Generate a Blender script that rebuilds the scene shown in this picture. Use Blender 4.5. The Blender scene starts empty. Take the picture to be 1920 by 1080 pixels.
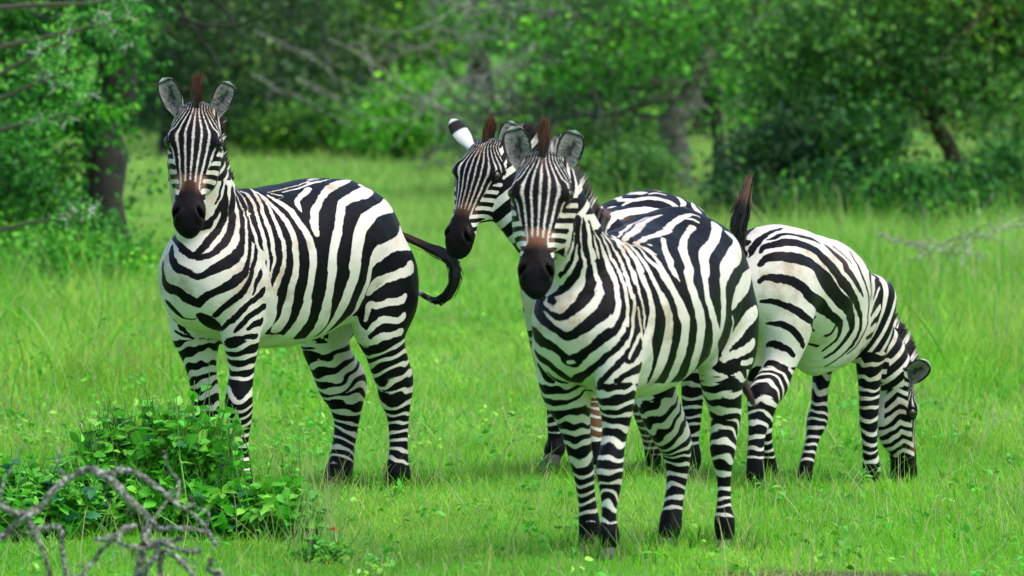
import bpy, math, random
import numpy as np
from mathutils import Matrix, Vector
from mathutils.kdtree import KDTree

C = bpy.context.scene
# ---------------------------------------------------------------- camera, sky, sun, exposure
cam_data = bpy.data.cameras.new('camera')
cam = bpy.data.objects.new('camera', cam_data)
C.collection.objects.link(cam)
C.camera = cam
cam.location = (0, 0, 2.1)
cam.rotation_euler = (math.pi / 2 - math.atan2(576, 12684), 0, 0)
cam_data.sensor_width = 36
cam_data.lens = 12684 / 1920 * 36
cam_data.clip_start = 1
cam_data.clip_end = 2000
cam_data.dof.use_dof = True
cam_data.dof.focus_distance = 27.0
cam_data.dof.aperture_fstop = cam_data.lens / 47.0
cam_data.dof.aperture_blades = 7

SUN_EL, SUN_AZ = math.radians(60), math.radians(118)      # azimuth from +Y, clockwise
world = bpy.data.worlds.new('World')
C.world = world
world.use_nodes = True
nt = world.node_tree
sky = nt.nodes.new('ShaderNodeTexSky')
sky.sky_type = 'NISHITA'
sky.sun_disc = False
sky.sun_elevation = SUN_EL
sky.sun_rotation = SUN_AZ
sky.dust_density = 3.0
sky.air_density = 0.9
nt.links.new(sky.outputs[0], nt.nodes['Background'].inputs[0])
nt.nodes['Background'].inputs[1].default_value = 0.15
sun_data = bpy.data.lights.new('sun', 'SUN')
sun = bpy.data.objects.new('sun', sun_data)
C.collection.objects.link(sun)
sun_data.energy = 1.0
sun_data.angle = math.radians(50)
sun_data.color = (1, .95, .86)
sd = Vector((math.cos(SUN_EL) * math.sin(SUN_AZ), math.cos(SUN_EL) * math.cos(SUN_AZ), math.sin(SUN_EL)))
sun.rotation_euler = sd.to_track_quat('Z', 'Y').to_euler()
C.view_settings.view_transform = 'Standard'
C.view_settings.look = 'None'
C.view_settings.exposure = 0.95
C.view_settings.gamma = 1
C.render.engine = 'CYCLES'
C.cycles.use_denoising = True
C.cycles.max_bounces = 6
C.cycles.transparent_max_bounces = 4

rng = np.random.default_rng(7)
random.seed(7)

# ---------------------------------------------------------------- helpers
def tag(o, label=None, cat=None, group=None, kind=None):
    if label: o['label'] = label
    if cat: o['category'] = cat
    if group: o['group'] = group
    if kind: o['kind'] = kind
    return o

def empty(name, loc, rz=0):
    o = bpy.data.objects.new(name, None)
    o.empty_display_size = .2
    o.location = loc; o.rotation_euler = (0, 0, rz)
    C.collection.objects.link(o)
    return o

def mesh_obj(name, V, faces, mat, parent=None, smooth=True, attrs=None, color=None):
    """one mesh object from arrays; faces is a list of (n,3) / (n,4) index arrays"""
    me = bpy.data.meshes.new(name)
    V = np.asarray(V, np.float32)
    faces = [np.asarray(f, np.int32) for f in faces if len(f)]
    idx = np.concatenate([f.ravel() for f in faces])
    tot = np.concatenate([np.full(len(f), f.shape[1], np.int32) for f in faces])
    me.vertices.add(len(V)); me.vertices.foreach_set('co', V.ravel())
    me.loops.add(len(idx)); me.loops.foreach_set('vertex_index', idx)
    me.polygons.add(len(tot))
    me.polygons.foreach_set('loop_start', np.concatenate([[0], np.cumsum(tot)[:-1]]).astype(np.int32))
    me.polygons.foreach_set('loop_total', tot)
    me.update(calc_edges=True)
    me.polygons.foreach_set('use_smooth', np.full(len(tot), smooth))
    for k, a in (attrs or {}).items():
        at = me.attributes.new(k, 'FLOAT', 'POINT'); at.data.foreach_set('value', np.asarray(a, np.float32))
    if color is not None:
        at = me.attributes.new('tint', 'FLOAT_COLOR', 'POINT')
        at.data.foreach_set('color', np.hstack([color, np.ones((len(color), 1))]).astype(np.float32).ravel())
    me.materials.append(mat)
    o = bpy.data.objects.new(name, me)
    C.collection.objects.link(o)
    if parent: o.parent = parent
    return o

def new_mat(name):
    m = bpy.data.materials.new(name); m.use_nodes = True
    t = m.node_tree
    return m, t, t.nodes['Principled BSDF']

def node(t, kind, **kw):
    n = t.nodes.new(kind)
    for k, v in kw.items():
        if k in n.inputs: n.inputs[k].default_value = v
        else: setattr(n, k, v)
    return n

def noise(t, scale, detail=4, rough=.6, vec=None):
    n = node(t, 'ShaderNodeTexNoise', Scale=scale, Detail=detail, Roughness=rough)
    if vec is None:
        vec = t.nodes.new('ShaderNodeTexCoord').outputs['Object']
    t.links.new(vec, n.inputs['Vector'])
    return n.outputs['Fac']

def ramp(t, fac, stops):
    r = t.nodes.new('ShaderNodeValToRGB')
    while len(r.color_ramp.elements) < len(stops): r.color_ramp.elements.new(.5)
    for e, (p, c) in zip(r.color_ramp.elements, stops):
        e.position = p; e.color = (*c, 1)
    t.links.new(fac, r.inputs[0])
    return r.outputs[0]

def bump(t, fac, bsdf, strength, dist=.01):
    b = node(t, 'ShaderNodeBump', Strength=strength, Distance=dist)
    t.links.new(fac, b.inputs['Height']); t.links.new(b.outputs[0], bsdf.inputs['Normal'])

def leaf_mat(name, trans=.35, rough=.5, spec=.3):
    """foliage: colour from the 'tint' attribute, part of the light passes through"""
    m, t, b = new_mat(name)
    a = node(t, 'ShaderNodeAttribute', attribute_name='tint')
    t.links.new(a.outputs['Color'], b.inputs['Base Color'])
    b.inputs['Roughness'].default_value = rough
    b.inputs['Specular IOR Level'].default_value = spec
    tr = t.nodes.new('ShaderNodeBsdfTranslucent')
    t.links.new(a.outputs['Color'], tr.inputs['Color'])
    mx = node(t, 'ShaderNodeMixShader'); mx.inputs[0].default_value = trans
    t.links.new(b.outputs[0], mx.inputs[1]); t.links.new(tr.outputs[0], mx.inputs[2])
    t.links.new(mx.outputs[0], t.nodes['Material Output'].inputs[0])
    return m

def bark_mat(name, dark, light, lichen=None, scale=9):
    m, t, b = new_mat(name)
    c = ramp(t, noise(t, scale, 6, .7), [(.35, dark), (.65, light)])
    if lichen:
        f = ramp(t, noise(t, scale * 3.1, 3, .5), [(.50, (0, 0, 0)), (.60, (1, 1, 1))])
        mx = node(t, 'ShaderNodeMix', data_type='RGBA')
        t.links.new(f, mx.inputs[0]); t.links.new(c, mx.inputs[6]); mx.inputs[7].default_value = (*lichen, 1)
        c = mx.outputs[2]
    t.links.new(c, b.inputs['Base Color'])
    b.inputs['Roughness'].default_value = .9
    bump(t, noise(t, scale * 4, 5, .7), b, .6, .02)
    return m

def sines(P, seed, f=1.0, n=6):
    """smooth pseudo-random field, about -1..1"""
    r = np.random.default_rng(seed); s = 0
    P = np.asarray(P, float)
    for i in range(n):
        d = r.normal(size=P.shape[1]); d /= np.linalg.norm(d)
        s = s + np.sin(P @ d * f * (1 + .45 * i) + r.uniform(0, 6.28)) / (1 + .35 * i)
    return s / 2.6

def tube(path, rad, k=8, closed_tip=True):
    """swept tube -> V, quads"""
    P = np.asarray(path, float); n = len(P)
    rad = np.broadcast_to(np.asarray(rad, float), (n,))
    T = np.gradient(P, axis=0); T /= np.maximum(np.linalg.norm(T, axis=1, keepdims=True), 1e-9)
    ref = np.array([.37, .21, .9]) if abs(T[0][2]) < .8 else np.array([.9, .3, .1])
    A = np.cross(T, ref); A /= np.linalg.norm(A, axis=1, keepdims=True); B = np.cross(T, A)
    a = np.linspace(0, 2 * np.pi, k, endpoint=False)
    V = (P[:, None] + rad[:, None, None] * (np.cos(a)[None, :, None] * A[:, None] + np.sin(a)[None, :, None] * B[:, None])).reshape(-1, 3)
    i = np.arange(n - 1)[:, None] * k; j = np.arange(k)[None]; j2 = (j + 1) % k
    Q = np.stack([i + j, i + j2, i + k + j2, i + k + j], -1).reshape(-1, 4)
    return V, Q

class Bag:
    """collects pieces of ONE mesh"""
    def __init__(self): self.V, self.F, self.c, self.n = [], [], [], 0
    def add(self, V, F, col=None):
        V = np.asarray(V, float); self.V.append(V)
        for f in (F if isinstance(F, list) else [F]): self.F.append(np.asarray(f) + self.n)
        if col is not None: self.c.append(np.broadcast_to(np.asarray(col, float), (len(V), 3)))
        self.n += len(V)
    def build(self, name, mat, parent=None, smooth=True):
        q = [f for f in self.F if f.shape[1] == 4]; t = [f for f in self.F if f.shape[1] == 3]
        fs = ([np.vstack(q)] if q else []) + ([np.vstack(t)] if t else [])
        return mesh_obj(name, np.vstack(self.V), fs, mat, parent, smooth, color=np.vstack(self.c) if self.c else None)

def blades(root, direc, length, width, bend=.3, seg=2):
    """many thin tapering blades; arrays root (n,3), direc (n,3), length (n), width (n) -> V, quads, tris"""
    n = len(root)
    d = direc / np.linalg.norm(direc, axis=1, keepdims=True)
    side = np.cross(d, rng.normal(size=(n, 3))); side /= np.maximum(np.linalg.norm(side, axis=1, keepdims=True), 1e-6)
    over = np.cross(side, d)
    rows = []
    for i in range(seg):
        t = i / seg
        c = root + d * (length * t)[:, None] + over * (length * bend * t * t)[:, None]
        w = (width * (1 - .55 * t) * .5)[:, None]
        rows += [c - side * w, c + side * w]
    rows.append(root + d * (length * (1 - .25 * abs(bend)))[:, None] + over * (length * bend)[:, None])
    k = 2 * seg + 1
    V = np.stack(rows, 1).reshape(-1, 3)
    b = np.arange(n)[:, None] * k
    Q = [b + np.array([2 * i, 2 * i + 1, 2 * i + 3, 2 * i + 2]) for i in range(seg - 1)]
    T = b + np.array([2 * seg - 2, 2 * seg - 1, 2 * seg])
    return V, ([np.vstack(Q)] if Q else []) + [T], k

def px(u, v, Y):
    """where a sight line of the photograph (1920 wide) meets the depth Y"""
    cp, sp = math.cos(math.atan2(576, 12684)), math.sin(math.atan2(576, 12684))
    x, y = (u - 960) / 12684, (540 - v) / 12684
    d = np.array([x, cp + y * sp, -sp + y * cp])
    return np.array([0, 0, 2.1]) + d * (Y / d[1])

def gz(x, y):
    """height of the meadow"""
    x = np.asarray(x, float); y = np.asarray(y, float)
    z = .055 * np.exp(-((x - .18) ** 2 / .30 + (y - 24.05) ** 2 / .25))
    z = z + .07 * np.exp(-((x - .20) ** 2 / .2 + (y - 28.0) ** 2 / .30))
    z = z - .12 * np.exp(-((x - 1.66) ** 2 / .35 + (y - 28.9) ** 2 / .30))
    z = z + .03 * np.sin(x * .9 + 1) * np.sin(y * .21) * np.clip((y - 32) / 12, 0, 1)
    return z
# ---------------------------------------------------------------- zebra bodies
def catmull(P, n):
    P = np.asarray(P, float)
    if len(P) < 3:
        t = np.linspace(0, len(P) - 1, n)
        i = np.minimum(t.astype(int), len(P) - 2)
        return P[i] + (P[i + 1] - P[i]) * (t - i)[:, None]
    Q = np.vstack([2 * P[0] - P[1], P, 2 * P[-1] - P[-2]])
    t = np.linspace(0, len(P) - 1, n)
    i = np.minimum(t.astype(int), len(P) - 2)
    f = (t - i)[:, None]
    a, b, c, d = Q[i], Q[i + 1], Q[i + 2], Q[i + 3]
    return .5 * (2 * b + (c - a) * f + (2 * a - 5 * b + 4 * c - d) * f * f + (3 * b - a - 3 * c + d) * f ** 3)

def unit(v):
    v = np.asarray(v, float)
    return v / np.maximum(np.linalg.norm(v, axis=-1, keepdims=True), 1e-9)

class Field:
    """A signed distance field on a regular grid; shapes are blended into it."""
    def __init__(self, lo, hi, h):
        self.lo = np.array(lo, float); self.h = h
        self.n = np.ceil((np.array(hi) - self.lo) / h).astype(int) + 1
        self.v = np.full(self.n, .5, np.float32)
    def window(self, lo, hi):
        a = np.clip(((lo - self.lo) / self.h).astype(int), 0, self.n)
        b = np.clip(((hi - self.lo) / self.h).astype(int) + 2, 0, self.n)
        s = tuple(slice(x, y) for x, y in zip(a, b))
        ax = [(self.lo[k] + self.h * np.arange(a[k], b[k])).astype(np.float32) for k in range(3)]
        return s, np.meshgrid(*ax, indexing='ij', sparse=True)
    def add(self, s, d, k):
        v = self.v[s]
        hh = np.maximum(k - np.abs(v - d), 0) / k
        self.v[s] = np.minimum(v, d) - hh * hh * k * .25
    def ball(self, c, r, k=.04, rot=None):
        c = np.array(c, float); r = np.array(r, float); m = r.max() + .06
        s, (X, Y, Z) = self.window(c - m, c + m)
        X, Y, Z = X - c[0], Y - c[1], Z - c[2]
        if rot is not None:
            A = np.asarray(rot, float)
            X, Y, Z = [A[i][0] * X + A[i][1] * Y + A[i][2] * Z for i in range(3)]
        k0 = np.sqrt((X / r[0]) ** 2 + (Y / r[1]) ** 2 + (Z / r[2]) ** 2)
        k1 = np.sqrt((X / r[0] ** 2) ** 2 + (Y / r[1] ** 2) ** 2 + (Z / r[2] ** 2) ** 2) + 1e-6
        self.add(s, (k0 * (k0 - 1) / k1).astype(np.float32), k)
    def carve(self, c, r, rot, k=.012):
        c = np.array(c, float); r = np.array(r, float); m = r.max() + .03
        s, (X, Y, Z) = self.window(c - m, c + m)
        X, Y, Z = X - c[0], Y - c[1], Z - c[2]
        X, Y, Z = [rot[i][0] * X + rot[i][1] * Y + rot[i][2] * Z for i in range(3)]
        k0 = np.sqrt((X / r[0]) ** 2 + (Y / r[1]) ** 2 + (Z / r[2]) ** 2)
        d = -((k0 - 1) * r.min()).astype(np.float32)
        v = self.v[s]; hh = np.maximum(k - np.abs(v - d), 0) / k
        self.v[s] = np.maximum(v, d) + hh * hh * k * .25
    def loft(self, st, n=20, k=.03):
        """stations: x y z, side vector, side radius, up radius, down radius"""
        S = catmull(st, n)
        P, side, a, bu, bd = S[:, :3], unit(S[:, 3:6]), S[:, 6], S[:, 7], S[:, 8]
        loc = None
        for i in range(n - 1):
            d = P[i + 1] - P[i]; L = np.linalg.norm(d); T = d / L
            R = max(a[i], a[i + 1], bu[i], bu[i + 1], bd[i], bd[i + 1]) + .05
            s, (X, Y, Z) = self.window(np.minimum(P[i], P[i + 1]) - R, np.maximum(P[i], P[i + 1]) + R)
            X, Y, Z = X - P[i][0], Y - P[i][1], Z - P[i][2]
            al = X * T[0] + Y * T[1] + Z * T[2]
            t = np.clip(al / L, 0, 1); ex = al - t * L
            Sv = unit(side[i] + side[i + 1]); Sv = unit(Sv - T * (Sv @ T)); U = np.cross(T, Sv)
            u = X * Sv[0] + Y * Sv[1] + Z * Sv[2]; w = X * U[0] + Y * U[1] + Z * U[2]
            A = a[i] + (a[i + 1] - a[i]) * t
            B = np.where(w > 0, bu[i] + (bu[i + 1] - bu[i]) * t, bd[i] + (bd[i + 1] - bd[i]) * t)
            C = np.minimum(A, .5 * (bu[i] + bd[i] + (bu[i + 1] - bu[i] + bd[i + 1] - bd[i]) * t))
            k0 = np.sqrt((u / A) ** 2 + (w / B) ** 2 + (ex / C) ** 2)
            k1 = np.sqrt((u / A ** 2) ** 2 + (w / B ** 2) ** 2 + (ex / C ** 2) ** 2) + 1e-6
            dd = (k0 * (k0 - 1) / k1).astype(np.float32)
            if i == 0: self.add(s, dd, k)
            else: self.add(s, dd, min(k, .012))
    def mesh(self):
        """naive surface nets -> verts, quads"""
        v = self.v; n = np.array(v.shape); neg = v < 0
        corner = [(i, j, k) for i in (0, 1) for j in (0, 1) for k in (0, 1)]
        c = n - 1
        cnt = np.zeros(c, np.int8)
        for o in corner: cnt += neg[o[0]:o[0] + c[0], o[1]:o[1] + c[1], o[2]:o[2] + c[2]]
        act = (cnt > 0) & (cnt < 8)
        I = np.argwhere(act)
        idx = np.full(c, -1, np.int32); idx[act] = np.arange(len(I))
        acc = np.zeros((len(I), 3)); m = np.zeros(len(I))
        for o in corner:
            for ax in range(3):
                if o[ax]: continue
                q = list(o); q[ax] = 1
                a = v[I[:, 0] + o[0], I[:, 1] + o[1], I[:, 2] + o[2]]
                b = v[I[:, 0] + q[0], I[:, 1] + q[1], I[:, 2] + q[2]]
                x = (a < 0) != (b < 0)
                t = np.where(x, a / np.where(x, a - b, 1), 0)
                p = np.tile(np.array(o, float), (len(I), 1)); p[:, ax] += t
                acc[x] += p[x]; m += x
        V = self.lo + self.h * (I + acc / m[:, None])
        quads = []
        for ax in range(3):
            e1, e2 = (ax + 1) % 3, (ax + 2) % 3
            sl = [slice(1, None)] * 3; sl[ax] = slice(None)
            a = [slice(1, n[d] - 1) for d in range(3)]; b = list(a)
            a[ax] = slice(0, n[ax] - 1); b[ax] = slice(1, n[ax])
            A, B = neg[tuple(a)], neg[tuple(b)]
            E = np.argwhere(A != B); f = A[E[:, 0], E[:, 1], E[:, 2]]
            for d in range(3):
                if d != ax: E[:, d] += 1
            def cell(d1, d2):
                q = E.copy(); q[:, e1] -= d1; q[:, e2] -= d2
                return idx[q[:, 0], q[:, 1], q[:, 2]]
            Q = np.stack([cell(1, 1), cell(0, 1), cell(0, 0), cell(1, 0)], 1)
            Q[~f] = Q[~f][:, ::-1]
            quads.append(Q)
        return V, np.vstack(quads)

def relax(V, Q, it):
    e = np.vstack([Q[:, [0, 1]], Q[:, [1, 2]], Q[:, [2, 3]], Q[:, [3, 0]]])
    a, b = e[:, 0], e[:, 1]
    deg = np.bincount(a, minlength=len(V)) + np.bincount(b, minlength=len(V))
    for k in range(it):
        for lam in (.5, -.52):
            s = np.zeros_like(V)
            for d in range(3):
                s[:, d] = np.bincount(a, V[b, d], len(V)) + np.bincount(b, V[a, d], len(V))
            V = V + lam * (s / deg[:, None] - V)
    return V

# head stations along the skull: distance, offset towards the face, half width, depth above, depth below
SKULL = [(-.02, -.055, .05, .03, .05), (.01, -.035, .078, .046, .08), (.06, -.025, .096, .062, .115), (.12, -.02, .107, .068, .135),
         (.165, -.02, .108, .064, .145), (.22, -.02, .092, .056, .140), (.28, -.018, .072, .05, .115), (.34, -.014, .060, .046, .088),
         (.40, -.012, .060, .044, .074), (.45, -.014, .066, .042, .072), (.495, -.022, .062, .038, .066), (.525, -.032, .046, .030, .048), (.54, -.038, .026, .018, .028)]

def head_axes(z):
    L, Fc = unit(z['head'][3:6]), np.array(z['head'][6:9], float)
    Fc = unit(Fc - L * (Fc @ L)); S = np.cross(Fc, L)      # S points to the animal's left when upright
    return np.array(z['head'][:3], float), L, Fc, S, z['head'][9]

def zebra_field(z, h):
    s = z['scale']
    pts = [[-.85 * s, -.38 * s, -.05], [.75 * s, .38 * s, 1.42 * s]]
    o, L, Fc, S, hs = head_axes(z)
    for t in (-.1, .6):
        for a in (-.14, .14):
            for b in (-.2, .1): pts.append(o + hs * (L * t + S * a + Fc * b))
    for q in z['neck']: pts += [np.array(q[:3]) - .28 * s, np.array(q[:3]) + .28 * s]
    for leg in z['legs']:
        for q in leg: pts += [np.array(q[:3]) - .1, np.array(q[:3]) + .1]
    pts = np.array(pts); lo, hi = pts.min(0) - .02, pts.max(0) + .02
    lo[2] = max(lo[2], -.12)
    F = Field(lo, hi, h)
    st = []
    for x, y, zt, zb, hw in z['torso']:
        zc = zb + (zt - zb) * .56
        st.append((x, y, zc, 0, 1, 0, hw, zt - zc, zc - zb))
    F.loft(st, 28, .05)
    for c, r, k in z['masses']:
        F.ball(c, r, k)
    F.loft([(q[0], q[1], q[2], q[3], q[4], q[5], q[6], q[7], q[8]) for q in z['neck']], 18, .14)
    F.loft([tuple(o + hs * (L * t + Fc * f)) + tuple(S) + (hs * w, hs * a, hs * b) for t, f, w, a, b in SKULL], 26, .05)
    R = np.array([L, S, Fc])
    for sg in (-1, 1):
        F.ball(o + hs * (L * .225 + S * sg * .060 - Fc * .088), hs * np.array([.115, .044, .066]), .04, R)     # cheek
        F.ball(o + hs * (L * .140 + S * sg * .090 + Fc * .024), hs * np.array([.036, .022, .018]), .025, R)   # brow
        F.ball(o + hs * (L * .465 + S * sg * .045 + Fc * .012), hs * np.array([.034, .022, .022]), .02, R)   # nostril
    F.ball(o + hs * (L * .50 - Fc * .062), hs * np.array([.04, .042, .03]), .02, R)                         # lower lip
    for sg in (-1, 1):                                                                                      # nostrils and mouth
        a = .55 * sg; N = np.array([L * math.cos(a) + S * math.sin(a), S * math.cos(a) - L * math.sin(a), Fc])
        F.carve(o + hs * (L * .472 + S * sg * .052 + Fc * .018), hs * np.array([.024, .008, .03]), N)
        F.carve(o + hs * (L * .505 + S * sg * .045 - Fc * .045), hs * np.array([.03, .03, .006]), R)
    F.carve(o + hs * (L * .545 - Fc * .047), hs * np.array([.02, .06, .006]), R)
    for leg in z['legs']:
        q = np.array(leg, float)
        d = np.gradient(q[:, :3], axis=0)
        side = np.tile([0, 1., 0], (len(q), 1))
        asp = q[:, 4]
        F.loft(np.hstack([q[:, :3], side, q[:, 3:4], (q[:, 3] * asp)[:, None], (q[:, 3] * asp)[:, None]]), 56, .06)
    return F

def zebra_mesh(z, h=.006):
    F = zebra_field(z, h)
    V, Q = F.mesh()
    # keep the largest piece
    V = relax(V, Q, 10)
    return V, Q
# ---------------------------------------------------------------- the setting
def make_ground():
    xs = np.concatenate([np.linspace(-900, -30, 16), np.linspace(-28, 28, 141), np.linspace(30, 900, 16)])
    xs = np.unique(np.concatenate([xs, np.linspace(-3, 3, 61)]))
    ys = np.unique(np.concatenate([np.linspace(-40, 20, 13), np.linspace(20, 34, 141), np.linspace(34, 110, 153), np.linspace(112, 1500, 40)]))
    X, Y = np.meshgrid(xs, ys, indexing='ij')
    V = np.stack([X, Y, gz(X, Y)], -1).reshape(-1, 3)
    n = len(ys); i = np.arange(len(xs) - 1)[:, None] * n; j = np.arange(n - 1)[None]
    Q = np.stack([i + j, i + n + j, i + n + j + 1, i + j + 1], -1).reshape(-1, 4)
    m, t, b = new_mat('meadow_soil')
    c = ramp(t, noise(t, .35, 6, .65), [(.3, (.07, .28, .02)), (.55, (.11, .36, .03)), (.75, (.17, .34, .06))])
    # trodden earth in front of the near zebra
    tc = t.nodes.new('ShaderNodeTexCoord'); mp = node(t, 'ShaderNodeMapping'); mp.inputs['Location'].default_value = (-1.15 / .6, -23.75 / .3, 0); mp.inputs['Scale'].default_value = (1 / .6, 1 / .3, 0)
    t.links.new(tc.outputs['Object'], mp.inputs['Vector'])
    ln = node(t, 'ShaderNodeVectorMath', operation='LENGTH'); t.links.new(mp.outputs[0], ln.inputs[0])
    ad = node(t, 'ShaderNodeMath', operation='MULTIPLY_ADD'); t.links.new(noise(t, 5, 4), ad.inputs[0]); ad.inputs[1].default_value = 1.2; t.links.new(ln.outputs['Value'], ad.inputs[2])
    mr = node(t, 'ShaderNodeMapRange'); mr.inputs['From Min'].default_value = 1.2; mr.inputs['From Max'].default_value = 1.7; t.links.new(ad.outputs[0], mr.inputs['Value'])
    mxs = node(t, 'ShaderNodeMix', data_type='RGBA'); t.links.new(mr.outputs[0], mxs.inputs[0]); mxs.inputs[6].default_value = (.10, .085, .06, 1); t.links.new(c, mxs.inputs[7]); c = mxs.outputs[2]
    t.links.new(c, b.inputs['Base Color']); b.inputs['Roughness'].default_value = 1
    b.inputs['Specular IOR Level'].default_value = .1
    bump(t, noise(t, 14, 5, .7), b, .8, .05)
    o = mesh_obj('ground', V, [Q], m)
    tag(o, 'open meadow floor under the grass', 'ground', kind='structure')
    return o
make_ground()

GRASS = leaf_mat('grass_blade', .42, .7, .05)
def tall(x, y):
    """0..1: where the grass is left long (left edge, and towards the trees on the right)"""
    u = 960 + 12684 * x / y
    a = np.clip((430 - u) / 260, 0, 1) * np.clip((y - 31) / 4, 0, 1) * np.clip((60 - y) / 12, 0, 1)
    b = np.clip((u - 1330) / 350, 0, 1) * np.clip((y - 33) / 6, 0, 1)
    c = np.clip((u - 820) / 150, 0, 1) * np.clip((y - 50) / 12, 0, 1)
    return np.clip(a + b + .7 * c, 0, 1)

def grass_field():
    bag = Bag()
    def patch(y0, y1, dens, h0, w0, seg, margin=.8, outer=0):
        ym = rng.uniform(y0 ** 2, y1 ** 2, int(dens * (y1 - y0) * 2 * ((y0 + y1) / 2 * .0757 + margin))) ** .5
        half = ym * .0757 + margin
        x = rng.uniform(-1, 1, len(ym)) * half
        if outer: x = np.sign(x) * (ym * .0757 + .6 + rng.uniform(0, 1, len(ym)) ** 1.5 * outer)
        P2 = np.stack([x, ym], 1)
        P2 = P2 * np.array([1, .2])                       # patches are wide in depth
        clump = sines(P2, 3, 5.0) * .5 + sines(P2, 4, 1.3) * .6
        keep = rng.uniform(size=len(x)) < np.clip(.78 + .35 * clump, .25, 1)
        x, ym, clump, P2 = x[keep], ym[keep], clump[keep], P2[keep]
        n = len(x)
        tl = tall(x, ym)
        h = h0 * np.exp(rng.normal(0, .35, n)) * (1 + .35 * np.clip(clump, -1, 1)) * (1 + 2.6 * tl * rng.uniform(.3, 1, n))
        tuft = (rng.uniform(size=n) < .02)
        h[tuft] *= 2.0
        d = np.stack([rng.normal(0, .42, n), rng.normal(0, .42, n), np.ones(n)], 1)
        root = np.stack([x, ym, gz(x, ym) - .004], 1)
        w = w0 * rng.uniform(.6, 1.3, n)
        soil = np.exp(-(((x - 1.15) / .55) ** 2 + ((ym - 23.75) / .28) ** 2)) + np.exp(-(((x - .35) / .3) ** 2 + ((ym - 23.95) / .12) ** 2))
        h = h * (1 - .7 * np.clip(soil * (.8 + .5 * sines(P2, 31, 9)), 0, 1))
        V, F, k = blades(root, d, h, w, .35, seg)
        patchy = np.clip(.48 + .6 * sines(P2, 9, 2.2) + .35 * sines(P2, 10, 6.5), 0, 1)
        g1, g2 = np.array([.17, .55, .016]), np.array([.42, .66, .10])
        col = g1 + (g2 - g1) * (patchy * .75 + rng.uniform(0, .45, n))[:, None]
        col = col * rng.uniform(.62, 1.15, n)[:, None]
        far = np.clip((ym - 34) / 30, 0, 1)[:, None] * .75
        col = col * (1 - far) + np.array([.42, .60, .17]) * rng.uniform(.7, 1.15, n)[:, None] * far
        col = col * (1 + .24 * np.clip(sines(P2, 14, 4.5), -1, 1) + .14 * np.clip(sines(P2, 15, 16), -1, 1))[:, None]
        dry = rng.uniform(size=n) < (.04 + .22 * np.clip(sines(P2, 21, 5) + .1, 0, 1))
        h[dry] *= .8
        col[dry] = np.array([.52, .54, .26]) * rng.uniform(.6, 1.15, dry.sum())[:, None]
        dk = rng.uniform(size=n) < .10
        col[dk] = np.array([.07, .34, .025])
        bag.add(V, F, np.repeat(col, k, 0))
    patch(22.6, 31, 2300, .046, .0040, 2, .7)
    patch(31, 42, 1000, .055, .006, 2, .9)
    patch(42, 66, 420, .075, .010, 1, 1.2)
    patch(66, 105, 150, .11, .018, 1, 2)
    patch(22.6, 36, 330, .055, .008, 1, 1, 4.0)
    patch(36, 70, 100, .085, .016, 1, 1, 5.0)
    o = bag.build('grass', GRASS, smooth=False)
    tag(o, 'short bright green grass covering the meadow', 'grass', kind='stuff')
    o['kind'] = 'stuff'
    # thin seed stalks and dry straws standing above the lawn
    bag = Bag()
    n = 2200
    y = rng.uniform(23.2, 36, n); x = rng.uniform(-1, 1, n) * (y * .0757 + .3)
    x[:70] = rng.normal(-.72, .05, 70); y[:70] = rng.normal(25.1, .35, 70)
    root = np.stack([x, y, gz(x, y)], 1)
    d = np.stack([rng.normal(0, .45, n), rng.normal(0, .45, n), np.ones(n)], 1)
    h = rng.uniform(.10, .26, n); h[:70] = rng.uniform(.18, .42, 70)
    d[:70] *= np.array([.55, .55, 1])
    V, F, k = blades(root, d, h, rng.uniform(.0024, .0042, n), .3, 4)
    col = np.array([.55, .56, .27]) * rng.uniform(.6, 1.2, n)[:, None]
    gr = rng.uniform(size=n) < .35; col[gr] = np.array([.22, .55, .07])
    bag.add(V, F, np.repeat(col, k, 0))
    o = bag.build('grass_straw', GRASS, smooth=False)
    tag(o, 'thin dry straws and seed stalks standing over the short lawn', 'straw', kind='stuff')
    # long arching blades by the left edge and the trees
    bag = Bag()
    n = 2600
    y = rng.uniform(32, 62, n); x = rng.uniform(-1, 1, n) * (y * .0757 + .6)
    k_ = rng.uniform(size=n) < tall(x, y) * .9; x, y = x[k_], y[k_]; n = len(x)
    root = np.stack([x, y, gz(x, y)], 1)
    d = np.stack([rng.normal(0, .3, n), rng.normal(0, .3, n), np.ones(n)], 1)
    V, F, k = blades(root, d, rng.uniform(.25, .6, n), rng.uniform(.006, .012, n), .45, 5)
    col = np.array([.14, .50, .04]) * rng.uniform(.6, 1.25, n)[:, None]
    st = rng.uniform(size=n) < .22; col[st] = np.array([.42, .52, .22])
    bag.add(V, F, np.repeat(col, k, 0))
    o = bag.build('tall_grass', GRASS, smooth=False)
    tag(o, 'taller grass left standing along the edges of the trees', 'tall grass', kind='stuff')
grass_field()

LEAF = leaf_mat('tree_leaf', .30, .5, .25)
BARK = {'grey': bark_mat('grey_bark', (.05, .046, .04), (.17, .165, .14), (.27, .29, .24), 6),
        'dark': bark_mat('dark_bark', (.012, .010, .009), (.048, .040, .034), None, 6),
        'red': bark_mat('reddish_bark', (.035, .016, .012), (.11, .055, .04), None, 6),
        'dead': bark_mat('dead_wood', (.10, .09, .075), (.34, .32, .28), (.50, .54, .46), 7)}

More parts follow.
